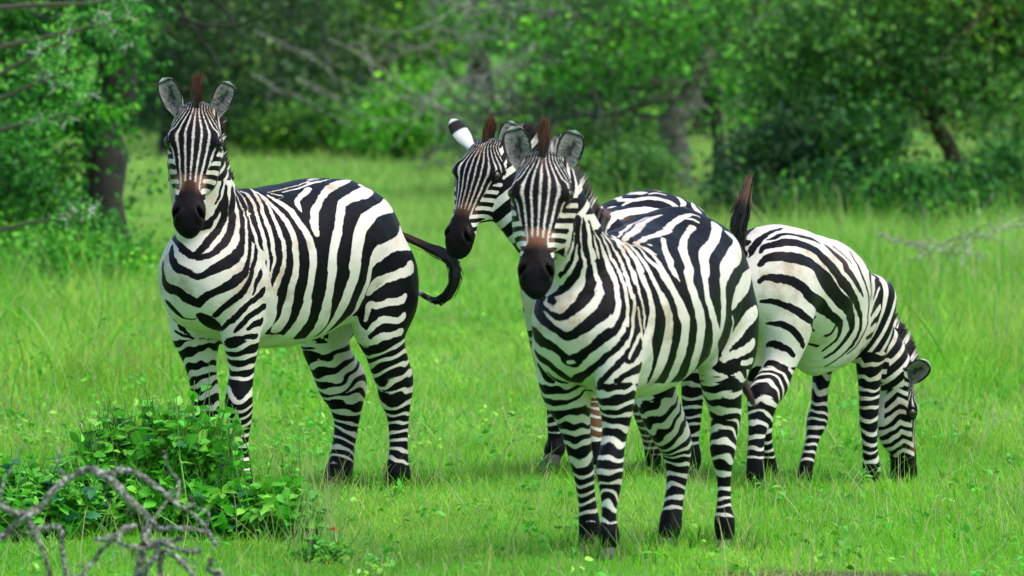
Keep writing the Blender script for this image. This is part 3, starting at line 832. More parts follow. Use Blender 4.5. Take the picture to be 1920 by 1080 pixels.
# dead branch close to the camera, lichen on grey wood
def near_branch():
    S = lambda pts: [(x / 2.7, 680 + y / 2.7) for x, y in pts]
    r = np.random.default_rng(12)
    P = [(S([(650, 1300), (690, 1080), (720, 900), (745, 790), (640, 690), (560, 600), (500, 552), (430, 530), (330, 580), (250, 650), (180, 740), (120, 780), (30, 860), (-60, 930)]), 17, 12),
         (S([(130, 770), (60, 740), (0, 715), (-60, 700)]), 12, 8),
         (S([(540, 575), (600, 545), (660, 548), (740, 580), (830, 650), (900, 710), (980, 770), (1040, 830), (1095, 930)]), 13, 6),
         (S([(760, 800), (800, 840), (900, 830), (1040, 850), (1070, 890)]), 10, 5),
         (S([(720, 930), (780, 930), (830, 920), (920, 970), (1010, 985)]), 15, 8),
         (S([(740, 950), (650, 930), (560, 905), (455, 905)]), 11, 6),
         (S([(690, 830), (600, 850), (510, 940), (440, 1040), (400, 1150)]), 9, 7),
         (S([(170, 850), (205, 920), (235, 1000), (265, 1090)]), 9, 7),
         (S([(180, 845), (230, 835), (280, 825), (300, 900), (310, 1000), (330, 1100)]), 10, 8),
         (S([(150, 790), (165, 820), (185, 860)]), 11, 9),
         (S([(800, 930), (760, 990), (710, 1090)]), 11, 10),
         (S([(830, 925), (900, 900), (930, 880)]), 10, 6),
         (S([(840, 940), (900, 1000), (980, 1060), (1010, 1120)]), 9, 7),
         (S([(1075, 1000), (1060, 1060), (1120, 1070), (1150, 1130)]), 9, 8),
         (S([(820, 960), (810, 1030), (830, 1120)]), 11, 9)]
    bag = Bag()
    b = ground_at(250, 20.3)
    for pts, w0, w1 in P:
        n = 8 * len(pts)
        Y = 20.3 + r.normal(0, .03)
        path = catmull([px(u, v, Y + r.normal(0, .02)) - b for u, v in pts], n) + np.cumsum(r.normal(0, .0012, (n, 3)), 0)
        rad = np.linspace(w0, w1, n) / 2.7 / 625 * r.uniform(.75, 1.4, n) * 1.3
        V, Q = tube(path, rad, 9); bag.add(V + r.normal(0, .0013, V.shape), Q)
        for k in range(max(len(pts) // 5, 1)):
            W = wander(path[r.integers(2, n)], r.normal(size=3), r.uniform(.08, .2), 9, r, .3)
            V, Q = tube(W, np.linspace(.0042, .0014, 10) * r.uniform(.8, 1.3, 10), 6); bag.add(V, Q)
            for j in range(2):
                W2 = wander(W[r.integers(2, 9)], r.normal(size=3), r.uniform(.03, .08), 5, r, .35)
                V, Q = tube(W2, np.linspace(.0024, .001, 6), 5); bag.add(V, Q)
        for k in range(len(pts)):
            q = path[r.integers(2, n)]
            W = wander(q, r.normal(size=3), r.uniform(.015, .05), 4, r, .3)
            V, Q = tube(W, [.0035, .003, .0025, .002, .001], 5); bag.add(V, Q)
    # the limb goes down to the ground out of the picture
    root = empty('dead_branch', tuple(b))
    tag(root, 'crooked lichen covered dead branch in the bottom left corner', 'dead branch')
    e = px(650 / 2.7, 680 + 1300 / 2.7, 20.3) - b
    V, Q = tube(catmull([e, e * .5 + np.array([.02, .05, 0]), (e[0] * .3, .1, -.02)], 12), np.linspace(.010, .016, 12), 9); bag.add(V, Q)
    bag.build('lichen_wood', bark_mat('lichen_bark', (.035, .03, .027), (.24, .20, .18), (.50, .58, .50), 30), root)
near_branch()
# poses measured for each animal, in metres from the ground under its belly (x ahead, y to its left, z up)
SPEC = [
dict(name='z1',
  loc=(-0.904,27.606),
  th=3.8048,
  scale=1.0,
  torso=[(-0.565,0,1.02,0.9,0.022),(-0.535,0,1.08,0.83,0.082),(-0.47,0,1.155,0.78,0.137),(-0.37,0,1.23,0.75,0.187),(-0.3,0,1.28,0.735,0.227),(-0.14,0,1.288,0.67,0.285),(0.03,0,1.27,0.615,0.29),(0.2,0,1.255,0.61,0.275),(0.34,0,1.25,0.625,0.215),(0.46,0,1.2,0.66,0.18),(0.56,0,1.1,0.72,0.145),(0.63,0,1.03,0.78,0.1),(0.66,0,0.98,0.84,0.055)],
  masses=[((-0.35,0.1125,0.95),(0.205,0.1104,0.25),0.08),((-0.35,-0.1125,0.95),(0.205,0.1104,0.25),0.08),((0.38,0.1004,0.93),(0.16,0.1,0.26),0.08),((0.38,-0.1004,0.93),(0.16,0.1,0.26),0.08),((0.57,0.0698,0.88),(0.085,0.085,0.14),0.12),((0.57,-0.0698,0.88),(0.085,0.085,0.14),0.12)],
  neck=[(0.1,0,0.9,0,1,0,0.16,0.22,0.16),(0.3,0,1.0,0,1,0,0.13,0.22,0.28),(0.45,0.0,1.13,0,1,0,0.11,0.155,0.26),(0.56,0.01,1.28,0,1,0,0.095,0.125,0.18),(0.64,0.05,1.42,0.1,1,0,0.09,0.105,0.15),(0.685,0.08,1.5,0.2,1,0,0.08,0.09,0.12),(0.7,0.1,1.535,0.2,1,0,0.07,0.055,0.09)],
  head=(0.735,0.128,1.585,0.353,0.2046,-0.913,0.7483,0.524,0.4067,0.95),
  legs=[[[-0.427,0.13,0.9118,0.1319,1.3],[-0.4022,0.15,0.7922,0.1208,1.5],[-0.3828,0.16,0.6833,0.0922,1.45],[-0.415,0.155,0.5938,0.0714,1.3],[-0.4629,0.15,0.5035,0.0649,1.35],[-0.5005,0.145,0.4398,0.0606,1.4],[-0.5083,0.14,0.3796,0.0551,1.3],[-0.5223,0.14,0.3236,0.0419,1.2],[-0.5274,0.14,0.1907,0.032,1.2],[-0.5238,0.14,0.1025,0.0364,1.2],[-0.5237,0.14,0.0538,0.043,1.25],[-0.5114,0.14,0.0191,0.0309,1.2]],[[-0.4748,-0.13,0.9033,0.1162,1.3],[-0.4554,-0.15,0.7815,0.1107,1.5],[-0.4204,-0.16,0.6784,0.0963,1.45],[-0.4003,-0.155,0.6063,0.0829,1.3],[-0.4601,-0.15,0.493,0.0764,1.35],[-0.5149,-0.145,0.4196,0.0799,1.4],[-0.5244,-0.14,0.3526,0.061,1.3],[-0.5295,-0.14,0.2678,0.0444,1.2],[-0.5119,-0.14,0.1798,0.04,1.2],[-0.4943,-0.14,0.1029,0.0422,1.2],[-0.4767,-0.14,0.0528,0.0466,1.25],[-0.4592,-0.14,0.0227,0.0421,1.2]],[[0.4425,0.125,0.8657,0.0912,1.4],[0.4619,0.13,0.7807,0.0825,1.4],[0.4704,0.13,0.6844,0.0665,1.3],[0.4548,0.125,0.6084,0.0536,1.2],[0.4525,0.12,0.5222,0.0429,1.15],[0.4659,0.12,0.4584,0.0451,1.1],[0.4694,0.12,0.4005,0.0493,1.1],[0.4579,0.12,0.3397,0.0376,1.15],[0.4516,0.12,0.2426,0.0204,1.3],[0.4469,0.12,0.152,0.0258,1.2],[0.447,0.12,0.0809,0.0322,1.2],[0.4522,0.12,0.0274,0.0268,1.2]],[[0.4722,-0.125,0.8598,0.0862,1.4],[0.4551,-0.13,0.7727,0.083,1.4],[0.4389,-0.13,0.6748,0.0853,1.3],[0.4318,-0.125,0.599,0.0658,1.2],[0.4147,-0.12,0.5119,0.0508,1.15],[0.4,-0.12,0.4463,0.0497,1.1],[0.3918,-0.12,0.3874,0.0465,1.1],[0.3821,-0.12,0.3263,0.04,1.15],[0.3741,-0.12,0.2283,0.0216,1.3],[0.3661,-0.12,0.1368,0.0271,1.2],[0.3646,-0.12,0.0651,0.0325,1.2],[0.3698,-0.12,0.0112,0.0271,1.2]]]),
dict(name='z2',
  loc=(0.458,28.315),
  th=3.6128,
  scale=0.95,
  torso=[(-0.5842,0,0.964,0.855,0.0475),(-0.5557,0,1.021,0.7885,0.1045),(-0.494,0,1.0923,0.741,0.1568),(-0.399,0,1.1635,0.7125,0.2042),(-0.285,0,1.211,0.6982,0.2422),(-0.133,0,1.1936,0.6365,0.2707),(0.0285,0,1.1365,0.5842,0.2755),(0.19,0,1.1222,0.5795,0.2612),(0.323,0,1.1175,0.5938,0.2232),(0.437,0,1.07,0.627,0.19),(0.532,0,0.975,0.684,0.1568),(0.5985,0,0.9085,0.741,0.114),(0.627,0,0.861,0.798,0.0712)],
  masses=[((-0.38,0.1187,0.9025),(0.1947,0.114,0.2375),0.08),((-0.38,-0.1187,0.9025),(0.1947,0.114,0.2375),0.08),((0.361,0.1026,0.8835),(0.152,0.095,0.247),0.08),((0.361,-0.1026,0.8835),(0.152,0.095,0.247),0.08),((0.5415,0.0712,0.836),(0.0808,0.0808,0.133),0.12),((0.5415,-0.0712,0.836),(0.0808,0.0808,0.133),0.12)],
  neck=[(0.1,0,0.85,0,1,0,0.15,0.21,0.15),(0.28,0,0.93,0,1,0,0.16,0.23,0.225),(0.42,-0.04,1.03,0.1,1,0,0.135,0.195,0.22),(0.51,-0.12,1.13,0.35,1,0,0.115,0.165,0.18),(0.57,-0.21,1.24,0.6,1,0,0.1,0.135,0.15),(0.6,-0.28,1.34,0.8,1,0,0.085,0.1,0.12),(0.61,-0.3,1.37,0.8,1,0,0.07,0.06,0.09)],
  head=(0.63,-0.315,1.42,0.4408,-0.0816,-0.8939,0.8976,0.047,0.4384,0.88),
  legs=[[[-0.4288,0.13,0.7542,0.113,1.1],[-0.4134,0.15,0.6196,0.1017,1.1],[-0.4007,0.15,0.4845,0.0621,1.1],[-0.3983,0.145,0.394,0.0452,1.1],[-0.4011,0.14,0.3258,0.0395,1.1],[-0.3988,0.14,0.2354,0.0316,1.1],[-0.3938,0.14,0.1451,0.0249,1.1],[-0.3939,0.14,0.0885,0.0339,1.1],[-0.394,0.14,0.0432,0.0294,1.1]],[[-0.3949,-0.13,0.7501,0.1134,1.1],[-0.4103,-0.15,0.6127,0.1021,1.1],[-0.3976,-0.15,0.477,0.0737,1.1],[-0.4784,-0.145,0.3591,0.0501,1.1],[-0.4996,-0.14,0.2555,0.0364,1.1],[-0.5677,-0.14,0.1716,0.0365,1.1],[-0.5888,-0.14,0.1017,0.0297,1.1],[-0.6021,-0.14,0.0322,0.0286,1.1],[-0.61,-0.14,-0.0027,0.0251,1.1]],[[0.5047,0.125,0.7053,0.0768,1.1],[0.5147,0.13,0.574,0.0658,1.1],[0.5145,0.13,0.4861,0.0505,1.1],[0.4694,0.12,0.3844,0.0352,1.1],[0.4842,0.12,0.3081,0.0286,1.1],[0.489,0.12,0.2423,0.0264,1.1],[0.489,0.12,0.1763,0.022,1.1],[0.4864,0.12,0.1364,0.0253,1.1],[0.4839,0.12,0.1098,0.022,1.1]],[[0.4228,-0.125,0.7402,0.0994,1.1],[0.4005,-0.13,0.6063,0.0829,1.1],[0.3831,-0.13,0.4724,0.0531,1.1],[0.3783,-0.12,0.3838,0.0332,1.1],[0.3783,-0.12,0.3172,0.0288,1.1],[0.3782,-0.12,0.2507,0.0266,1.1],[0.3733,-0.12,0.1949,0.0266,1.1],[0.3757,-0.12,0.1662,0.0343,1.1],[0.3979,-0.12,0.1454,0.0332,1.1]]]),
dict(name='z3',
  loc=(0.4785,24.6),
  th=3.5605,
  scale=0.97,
  torso=[(-0.5966,0,1.0114,0.873,0.0485),(-0.5674,0,1.0696,0.8051,0.1067),(-0.5044,0,1.1423,0.7566,0.16),(-0.4074,0,1.2151,0.7275,0.2085),(-0.291,0,1.2636,0.7129,0.2473),(-0.1358,0,1.2274,0.6499,0.2764),(0.0291,0,1.2099,0.5966,0.2813),(0.194,0,1.1953,0.5917,0.2667),(0.3298,0,1.1905,0.6062,0.2279),(0.4462,0,1.142,0.6402,0.194),(0.5432,0,1.045,0.6984,0.16),(0.6111,0,0.9771,0.7566,0.1164),(0.6402,0,0.9286,0.8148,0.0727)],
  masses=[((-0.388,0.1212,0.9215),(0.1988,0.1164,0.2425),0.08),((-0.388,-0.1212,0.9215),(0.1988,0.1164,0.2425),0.08),((0.3686,0.1048,0.9021),(0.1552,0.097,0.2522),0.08),((0.3686,-0.1048,0.9021),(0.1552,0.097,0.2522),0.08),((0.5529,0.0727,0.8536),(0.0825,0.0825,0.1358),0.12),((0.5529,-0.0727,0.8536),(0.0825,0.0825,0.1358),0.12)],
  neck=[(0.1,0,0.86,0,1,0,0.15,0.21,0.15),(0.3,0,0.96,0,1,0,0.13,0.215,0.27),(0.44,-0.01,1.08,0,1,0,0.11,0.12,0.25),(0.57,-0.025,1.2,0,1,0,0.1,0.075,0.175),(0.645,-0.05,1.32,-0.1,1,0,0.09,0.07,0.145),(0.665,-0.07,1.385,-0.2,1,0,0.08,0.1,0.12),(0.68,-0.08,1.41,-0.2,1,0,0.07,0.055,0.09)],
  head=(0.715,-0.085,1.465,0.4361,0.13,-0.8905,0.8318,0.3193,0.454,0.93),
  legs=[[[-0.4705,0.13,0.8473,0.1183,1.3],[-0.4297,0.15,0.7511,0.1014,1.5],[-0.384,0.155,0.6452,0.0727,1.45],[-0.4069,0.15,0.5749,0.061,1.3],[-0.4403,0.145,0.4939,0.0493,1.35],[-0.4268,0.14,0.4255,0.0414,1.4],[-0.4218,0.14,0.3805,0.0414,1.3],[-0.4245,0.14,0.3329,0.0325,1.2],[-0.4352,0.14,0.2572,0.0207,1.3],[-0.4356,0.14,0.1583,0.0227,1.3],[-0.441,0.14,0.0987,0.0325,1.25],[-0.4491,0.14,0.0427,0.0276,1.2]],[[-0.5046,-0.13,0.8405,0.109,1.3],[-0.527,-0.15,0.7397,0.0993,1.5],[-0.4752,-0.155,0.6131,0.0684,1.45],[-0.4839,-0.15,0.5432,0.0664,1.3],[-0.5543,-0.145,0.4597,0.0646,1.35],[-0.633,-0.14,0.3853,0.0538,1.4],[-0.6591,-0.14,0.3237,0.0439,1.3],[-0.6567,-0.14,0.2538,0.0349,1.2],[-0.6336,-0.14,0.1754,0.0299,1.2],[-0.6078,-0.14,0.1133,0.0319,1.2],[-0.5899,-0.14,0.0686,0.0368,1.25],[-0.5616,-0.14,0.0328,0.0338,1.2]],[[0.5154,0.125,0.7972,0.0827,1.4],[0.5512,0.13,0.7136,0.0731,1.4],[0.5607,0.13,0.638,0.0617,1.3],[0.544,0.125,0.5608,0.0503,1.2],[0.5515,0.12,0.485,0.0389,1.15],[0.5708,0.12,0.4291,0.0389,1.1],[0.5924,0.12,0.3678,0.0417,1.1],[0.5875,0.12,0.3066,0.0342,1.15],[0.5946,0.12,0.231,0.0218,1.3],[0.5993,0.12,0.1781,0.0218,1.2],[0.5968,0.12,0.136,0.0304,1.2],[0.5967,0.12,0.0941,0.0247,1.2]],[[0.4726,-0.125,0.7896,0.086,1.4],[0.4323,-0.13,0.7012,0.0843,1.4],[0.3915,-0.13,0.6222,0.0777,1.3],[0.3596,-0.125,0.5435,0.0586,1.2],[0.3348,-0.12,0.4652,0.0442,1.15],[0.3082,-0.12,0.4057,0.0395,1.1],[0.2741,-0.12,0.3397,0.0337,1.1],[0.2571,-0.12,0.2767,0.0289,1.15],[0.2326,-0.12,0.1976,0.027,1.3],[0.2204,-0.12,0.1425,0.0319,1.2],[0.2179,-0.12,0.0997,0.0309,1.2],[0.2325,-0.12,0.0698,0.0232,1.2]]]),
dict(name='z4',
  loc=(1.195,28.555),
  th=0.4887,
  scale=0.85,
  torso=[(-0.5071,0,0.847,0.7565,0.0425),(-0.4823,0,0.898,0.697,0.0935),(-0.4287,0,0.9617,0.6545,0.1403),(-0.3463,0,1.0255,0.629,0.1827),(-0.2473,0,1.068,0.6162,0.2167),(-0.1154,0,1.0636,0.5993,0.2422),(0.0247,0,1.0364,0.5525,0.2465),(0.1649,0,1.0117,0.5483,0.2338),(0.2803,0,0.9977,0.5227,0.1997),(0.3793,0,0.9468,0.5525,0.17),(0.4617,0,0.8548,0.6035,0.1403),(0.5194,0,0.7904,0.6545,0.102),(0.5442,0,0.7458,0.7055,0.0638)],
  masses=[((-0.34,0.1062,0.8075),(0.1742,0.102,0.2125),0.08),((-0.34,-0.1062,0.8075),(0.1742,0.102,0.2125),0.08),((0.323,0.0918,0.6905),(0.136,0.085,0.1878),0.08),((0.323,-0.0918,0.6905),(0.136,0.085,0.1878),0.08),((0.4845,0.0638,0.648),(0.0723,0.0723,0.1012),0.12),((0.4845,-0.0638,0.648),(0.0723,0.0723,0.1012),0.12)],
  neck=[(0.18,0,0.6,0,1,0,0.12,0.12,0.18),(0.36,-0.01,0.63,0,1,0,0.115,0.11,0.18),(0.5,-0.03,0.63,0,1,0,0.105,0.115,0.16),(0.63,-0.08,0.54,0.1,1,0,0.088,0.12,0.13),(0.71,-0.12,0.43,0.2,1,0,0.082,0.1,0.11),(0.745,-0.14,0.38,0.2,1,0,0.065,0.07,0.08)],
  head=(0.765,-0.155,0.39,0.2573,0.0512,-0.965,0.5561,-0.8245,0.1045,0.9),
  legs=[[[-0.329,-0.12,0.819,0.1224,1.1],[-0.3595,-0.13,0.6869,0.109,1.1],[-0.3668,-0.13,0.5981,0.0856,1.1],[-0.4123,-0.125,0.5,0.0611,1.1],[-0.4705,-0.12,0.4251,0.0643,1.1],[-0.5516,-0.12,0.374,0.0597,1.1],[-0.5741,-0.12,0.3087,0.0475,1.1],[-0.6092,-0.12,0.2333,0.032,1.1],[-0.624,-0.12,0.1456,0.0298,1.1],[-0.6263,-0.12,0.0794,0.0331,1.1],[-0.6287,-0.12,0.0397,0.0254,1.1]],[[-0.2432,0.12,0.8105,0.1008,1.1],[-0.1839,0.13,0.673,0.0842,1.1],[-0.1323,0.13,0.5806,0.0619,1.1],[-0.1165,0.125,0.4785,0.0507,1.1],[-0.0671,0.12,0.3745,0.0428,1.1],[-0.0358,0.12,0.2937,0.0339,1.1],[-0.0355,0.12,0.2145,0.0248,1.1],[-0.0249,0.12,0.146,0.0203,1.1],[0.0039,0.12,0.0763,0.0215,1.1],[0.0223,0.12,0.0185,0.0226,1.1],[0.0224,0.12,-0.011,0.0181,1.1]],[[0.5574,-0.1,0.7372,0.103,1.1],[0.542,-0.11,0.6236,0.0824,1.1],[0.5263,-0.11,0.5327,0.0663,1.1],[0.5213,-0.105,0.4412,0.0503,1.1],[0.5326,-0.1,0.3488,0.0412,1.1],[0.5277,-0.1,0.2573,0.0366,1.1],[0.5281,-0.1,0.1885,0.032,1.1],[0.5394,-0.1,0.0961,0.0275,1.1],[0.5534,-0.1,0.0264,0.0309,1.1],[0.5645,-0.1,-0.0318,0.0332,1.1],[0.5893,-0.1,-0.0794,0.0275,1.1]],[[0.499,0.1,0.7352,0.1031,1.1],[0.5209,0.11,0.5503,0.0688,1.1],[0.5082,0.11,0.4315,0.0402,1.1],[0.4713,0.105,0.3462,0.0309,1.1],[0.4532,0.1,0.267,0.0321,1.1],[0.4321,0.1,0.2109,0.0389,1.1],[0.3978,0.1,0.1555,0.0263,1.1],[0.3503,0.1,0.0783,0.024,1.1],[0.3214,0.1,0.0229,0.0251,1.1],[0.311,0.1,-0.0177,0.0251,1.1],[0.3085,0.1,-0.0381,0.0217,1.1]]]),
]
# coat stripes of each animal as curves on its hide (mm), with half widths: k black, w white; s on both flanks
MARKS = [
[
('ks',[[392,96,1224,70.9],[335,154,1196,93.9],[181,194,1182,113.8],[1,213,1189,166.1],[-212,235,1159,219.4],[-369,233,1076,193.2]]),
('ks',[[414,198,1103,74.1],[256,256,1056,131.5],[27,290,1029,150.9],[-263,263,975,144.2],[-399,257,971,70.1]]),
('ks',[[368,237,973,57.2],[264,262,906,118.3],[15,280,876,145.7],[-286,244,843,142.0],[-374,272,841,65.8]]),
('ks',[[271,212,754,67.7],[185,224,751,120.6],[34,240,768,159.2],[-51,254,808,147.5]]),
('ks',[[-270,229,734,78.4],[-349,264,732,67.7]]),
('ks',[[-318,233,633,72.8],[-365,245,632,61.2]]),
('kc',[[551,113,1361,7.1],[556,110,1301,7.6],[570,105,1240,6.2],[591,100,1209,4.8]]),
('kc',[[528,105,1275,9.7],[542,105,1233,10.7],[573,101,1183,12.1],[602,93,1148,11.1],[637,79,1122,19.6],[882,258,1110,9.7]]),
('kc',[[530,105,1239,8.6],[536,106,1190,17.5],[550,104,1137,15.1],[581,103,1098,14.3],[619,103,1071,15.3],[650,97,1043,15.6],[673,86,1022,13.9],[691,68,1008,12.1]]),
('kc',[[658,-61,1111,5.3],[617,-99,1077,10.7],[684,-8,1045,13.6],[694,38,1022,12.8],[691,68,1008,11.1]]),
('kc',[[474,94,1263,11.8],[493,106,1210,17.6],[517,125,1140,14.3],[546,140,1091,14.2],[583,144,1053,16.0],[623,136,1025,14.4],[624,137,1024,12.9],[663,114,1004,12.4],[686,88,996,11.5]]),
('kc',[[692,74,1001,12.2],[697,46,1012,11.1],[694,6,1028,9.3]]),
('kc',[[449,94,1237,10.2],[458,120,1188,8.4],[486,155,1132,11.1],[504,172,1080,11.9],[520,180,1041,15.9],[527,181,1031,17.2],[550,181,1003,21.3],[591,174,976,22.3],[635,155,957,19.5],[674,128,934,14.9],[698,100,916,12.4]]),
('kc',[[698,100,916,12.5],[718,63,941,15.3],[728,20,957,18.8],[719,-18,984,16.3],[694,-48,1016,12.9],[676,-62,1037,7.8]]),
('kc',[[409,86,1229,6.3],[446,138,1181,4.1],[462,163,1139,3.6],[472,180,1097,6.1],[481,193,1044,8.7],[492,197,1005,8.9],[511,202,959,11.4],[536,202,928,15.2],[569,193,904,20.3],[611,172,877,16.7],[647,147,859,14.8],[671,116,838,14.7],[681,82,809,15.6]]),
('kc',[[681,82,809,17.5],[705,51,830,19.0],[723,15,855,17.5],[724,-30,868,19.9],[718,-61,888,19.6],[717,-69,924,11.8],[699,-86,969,7.1]]),
('kc',[[457,200,1050,2.1],[460,206,1011,5.6],[457,206,1018,6.7],[471,207,976,8.6],[498,212,934,10.6],[521,213,889,12.3],[547,202,850,12.9],[578,177,819,15.4],[604,152,794,14.9],[617,121,761,11.8]]),
('kc',[[653,68,759,15.0],[624,80,739,29.7],[581,81,716,28.1],[537,76,694,11.8]]),
('kc',[[647,53,748,2.2],[653,2,745,4.2],[673,-23,766,14.4],[688,-47,795,17.6],[692,-66,812,11.8]]),
('kc',[[438,219,950,3.1],[452,222,922,10.8],[479,223,884,9.9],[497,218,842,3.5]]),
('kc',[[435,229,868,3.5],[442,227,854,13.4],[472,222,830,12.7],[509,212,810,9.8],[537,198,786,11.2],[559,175,750,11.7],[570,147,728,8.9],[562,107,704,9.1]]),
('kc',[[422,217,792,11.0],[466,217,776,13.1],[506,208,756,12.7],[529,195,732,10.6],[546,178,707,9.2],[554,163,691,2.5]]),
('kc',[[433,208,735,16.2],[478,209,723,11.5],[511,199,706,7.2]]),
('kc',[[451,200,678,11.0],[513,192,673,8.6],[546,163,667,8.5],[555,129,659,7.5]]),
('kc',[[624,-85,738,7.1],[565,-107,715,14.2],[548,-89,688,5.2],[534,-77,671,2.9]]),
('kc',[[562,-137,692,6.3],[556,-110,677,6.7],[538,-83,666,5.6],[505,-59,654,6.2],[432,-38,647,9.5]]),
('ws',[[452,83,1273,2.4],[399,78,1236,5.5],[425,125,1201,3.4],[448,156,1160,3.7],[455,178,1118,5.5],[453,196,1072,7.2],[447,207,1032,6.3],[438,214,997,5.9],[445,214,979,5.2],[437,221,943,5.1],[432,226,915,4.8],[428,230,879,5.5],[415,228,839,15.3]]),
('ws',[[472,95,1257,2.0],[443,96,1226,3.9],[451,126,1188,3.2],[467,154,1150,4.7],[479,171,1111,5.9],[494,183,1062,6.8],[507,192,1013,8.0]]),
('ws',[[395,48,1267,1.4],[352,56,1245,7.9],[381,109,1221,9.7],[403,151,1187,8.8],[416,173,1152,9.1],[422,190,1117,10.0],[420,207,1067,10.5],[416,218,1021,10.2],[411,223,989,8.0],[410,226,946,6.7],[411,229,914,4.8],[415,231,889,3.5]]),
('ws',[[252,-19,1257,1.4],[310,67,1244,7.1],[344,120,1221,11.0],[372,160,1186,9.9],[382,185,1148,11.6],[383,204,1109,12.6],[383,218,1066,11.4],[382,228,1024,10.7],[379,233,988,8.9],[384,232,956,7.4],[393,231,928,6.3],[405,231,896,4.9],[416,231,871,5.1]]),
('ws',[[293,30,1254,2.4],[294,73,1244,4.7],[313,122,1220,7.9],[329,159,1192,7.7],[336,188,1157,9.3],[338,208,1122,9.7],[336,225,1087,11.0],[334,238,1048,10.9],[333,246,1001,11.1],[335,247,983,9.6],[339,246,951,11.8],[349,241,916,13.2],[365,235,880,17.1],[381,230,845,16.3],[383,222,809,28.4],[364,201,758,31.0],[363,181,721,31.8]]),
('ws',[[300,60,1247,4.0],[298,105,1230,8.7],[306,158,1195,12.4],[293,189,1163,14.2],[282,217,1128,15.5],[278,237,1092,15.4],[279,252,1050,15.4],[279,261,1000,15.6],[276,264,978,15.6],[275,263,935,16.9],[283,254,885,18.4],[289,241,835,20.0],[287,225,788,24.8],[284,200,736,30.7],[295,176,704,36.2]]),
('ws',[[265,100,1235,6.3],[261,130,1219,10.3],[249,157,1201,14.8],[235,192,1173,16.0],[229,224,1134,15.6],[216,246,1102,17.1],[203,263,1069,19.4],[199,274,1034,21.5],[195,280,998,21.2],[194,279,933,21.4],[193,274,890,20.6],[194,260,835,22.4],[190,243,788,26.0],[185,215,737,31.7],[190,186,700,33.1],[193,151,667,35.6]]),
('ws',[[153,268,1075,14.3],[155,256,1104,19.7],[135,238,1139,21.4],[91,212,1177,17.0],[33,183,1211,14.5],[-41,155,1241,17.8],[-133,121,1263,22.0],[-234,86,1275,20.9],[-319,46,1278,10.2],[-326,54,1275,3.7]]),
('ws',[[24,113,1253,14.0],[83,135,1236,14.7],[149,162,1213,12.2],[177,187,1189,15.4],[183,210,1165,4.6]]),
('wc',[[243,82,1243,4.0],[167,74,1251,4.8],[71,65,1263,4.8],[-23,57,1275,5.6],[-158,25,1289,2.5],[-70,32,1284,6.4],[-163,2,1290,2.9],[-206,4,1291,1.8]]),
('wc',[[180,99,1242,4.8],[107,94,1251,6.0],[14,88,1263,7.2],[-94,78,1277,6.4],[-20,73,1272,6.4],[-110,70,1280,6.4],[-241,32,1287,1.8]]),
('ws',[[237,95,1238,4.0],[214,114,1232,5.5],[206,126,1227,2.6],[245,139,1214,3.1]]),
('ws',[[-398,96,1239,9.2],[-308,152,1234,27.2],[-236,173,1225,28.5],[-139,201,1210,23.0],[-74,217,1194,18.1],[-30,239,1163,21.9],[8,261,1121,22.4],[39,276,1079,23.6],[62,287,1037,25.5],[82,291,991,26.2],[84,290,948,26.5],[80,289,933,25.4],[77,283,886,24.9],[76,270,835,27.2],[68,249,784,30.5],[54,219,732,35.9],[45,187,694,37.7],[44,150,660,31.8],[54,115,638,19.9]]),
('ws',[[-381,74,1253,9.2],[-310,115,1254,14.5]]),
('ws',[[-423,174,1175,34.7],[-300,219,1159,23.8],[-209,246,1140,26.8],[-144,267,1113,31.3],[-104,281,1082,33.1],[-81,291,1047,35.6],[-65,294,1004,33.8],[-56,292,950,34.3],[-64,290,939,33.2],[-63,282,892,32.3],[-56,268,845,33.6],[-53,252,804,34.8],[-44,232,764,33.8],[-41,205,727,27.9],[-31,171,691,23.9],[-29,126,657,17.9],[-19,83,634,12.0]]),
('ws',[[-180,280,971,13.6],[-181,277,942,16.0],[-181,268,902,18.0],[-178,256,862,20.0],[-173,238,818,22.0],[-178,215,781,20.0],[-181,185,743,14.0],[-148,155,707,8.8]]),
('ws',[[-504,187,1051,20.2],[-490,202,1040,54.8],[-372,246,1019,27.3],[-285,259,1000,33.1],[-216,274,981,35.0],[-186,277,953,23.6]]),
('ws',[[-461,260,925,29.3],[-414,268,905,21.9],[-350,263,892,19.6],[-296,250,879,21.7],[-243,242,855,34.2],[-223,234,830,24.0]]),
('ws',[[-408,275,807,14.7],[-378,273,789,17.9],[-311,257,784,14.9],[-270,234,770,13.0],[-248,214,771,14.8],[-242,200,741,10.9],[-243,190,708,7.5]]),
('ws',[[-403,267,726,17.0],[-378,264,709,14.7],[-309,249,711,16.2],[-275,225,697,15.5],[-260,200,668,11.1],[-258,187,656,7.4]]),
('ws',[[-403,253,660,18.1],[-355,249,651,15.0],[-311,233,645,16.3],[-288,210,627,18.6],[-287,187,604,13.3]]),
('ws',[[-437,228,581,13.4],[-355,221,578,14.4],[-317,196,577,14.5]]),
],
[
('ks',[[407,138,1109,43.1],[108,90,1132,97.8],[-75,125,1160,105.0],[-287,172,1155,123.6],[-463,194,1084,56.5]]),
('ks',[[438,178,1033,48.6],[33,226,1043,98.7],[-335,249,1008,83.7]]),
('ks',[[386,226,922,79.1],[-135,270,881,104.0]]),
('ks',[[343,205,722,81.0],[-305,189,671,67.5]]),
('ws',[[433,147,1084,8.4],[379,144,1112,10.7],[198,80,1127,32.5],[111,79,1136,32.6],[27,100,1141,28.6],[-28,135,1141,23.3],[-70,160,1139,15.4],[-100,179,1132,7.8]]),
('ws',[[22,15,1158,7.4],[-30,18,1175,13.5],[-82,47,1187,18.5],[-122,86,1186,20.5],[-154,120,1178,20.5],[-177,150,1165,22.6],[-177,175,1147,20.5],[-177,191,1132,20.3],[-250,186,1141,10.5]]),
('ws',[[-160,51,1202,5.8],[-220,63,1206,9.9],[-240,87,1200,7.4]]),
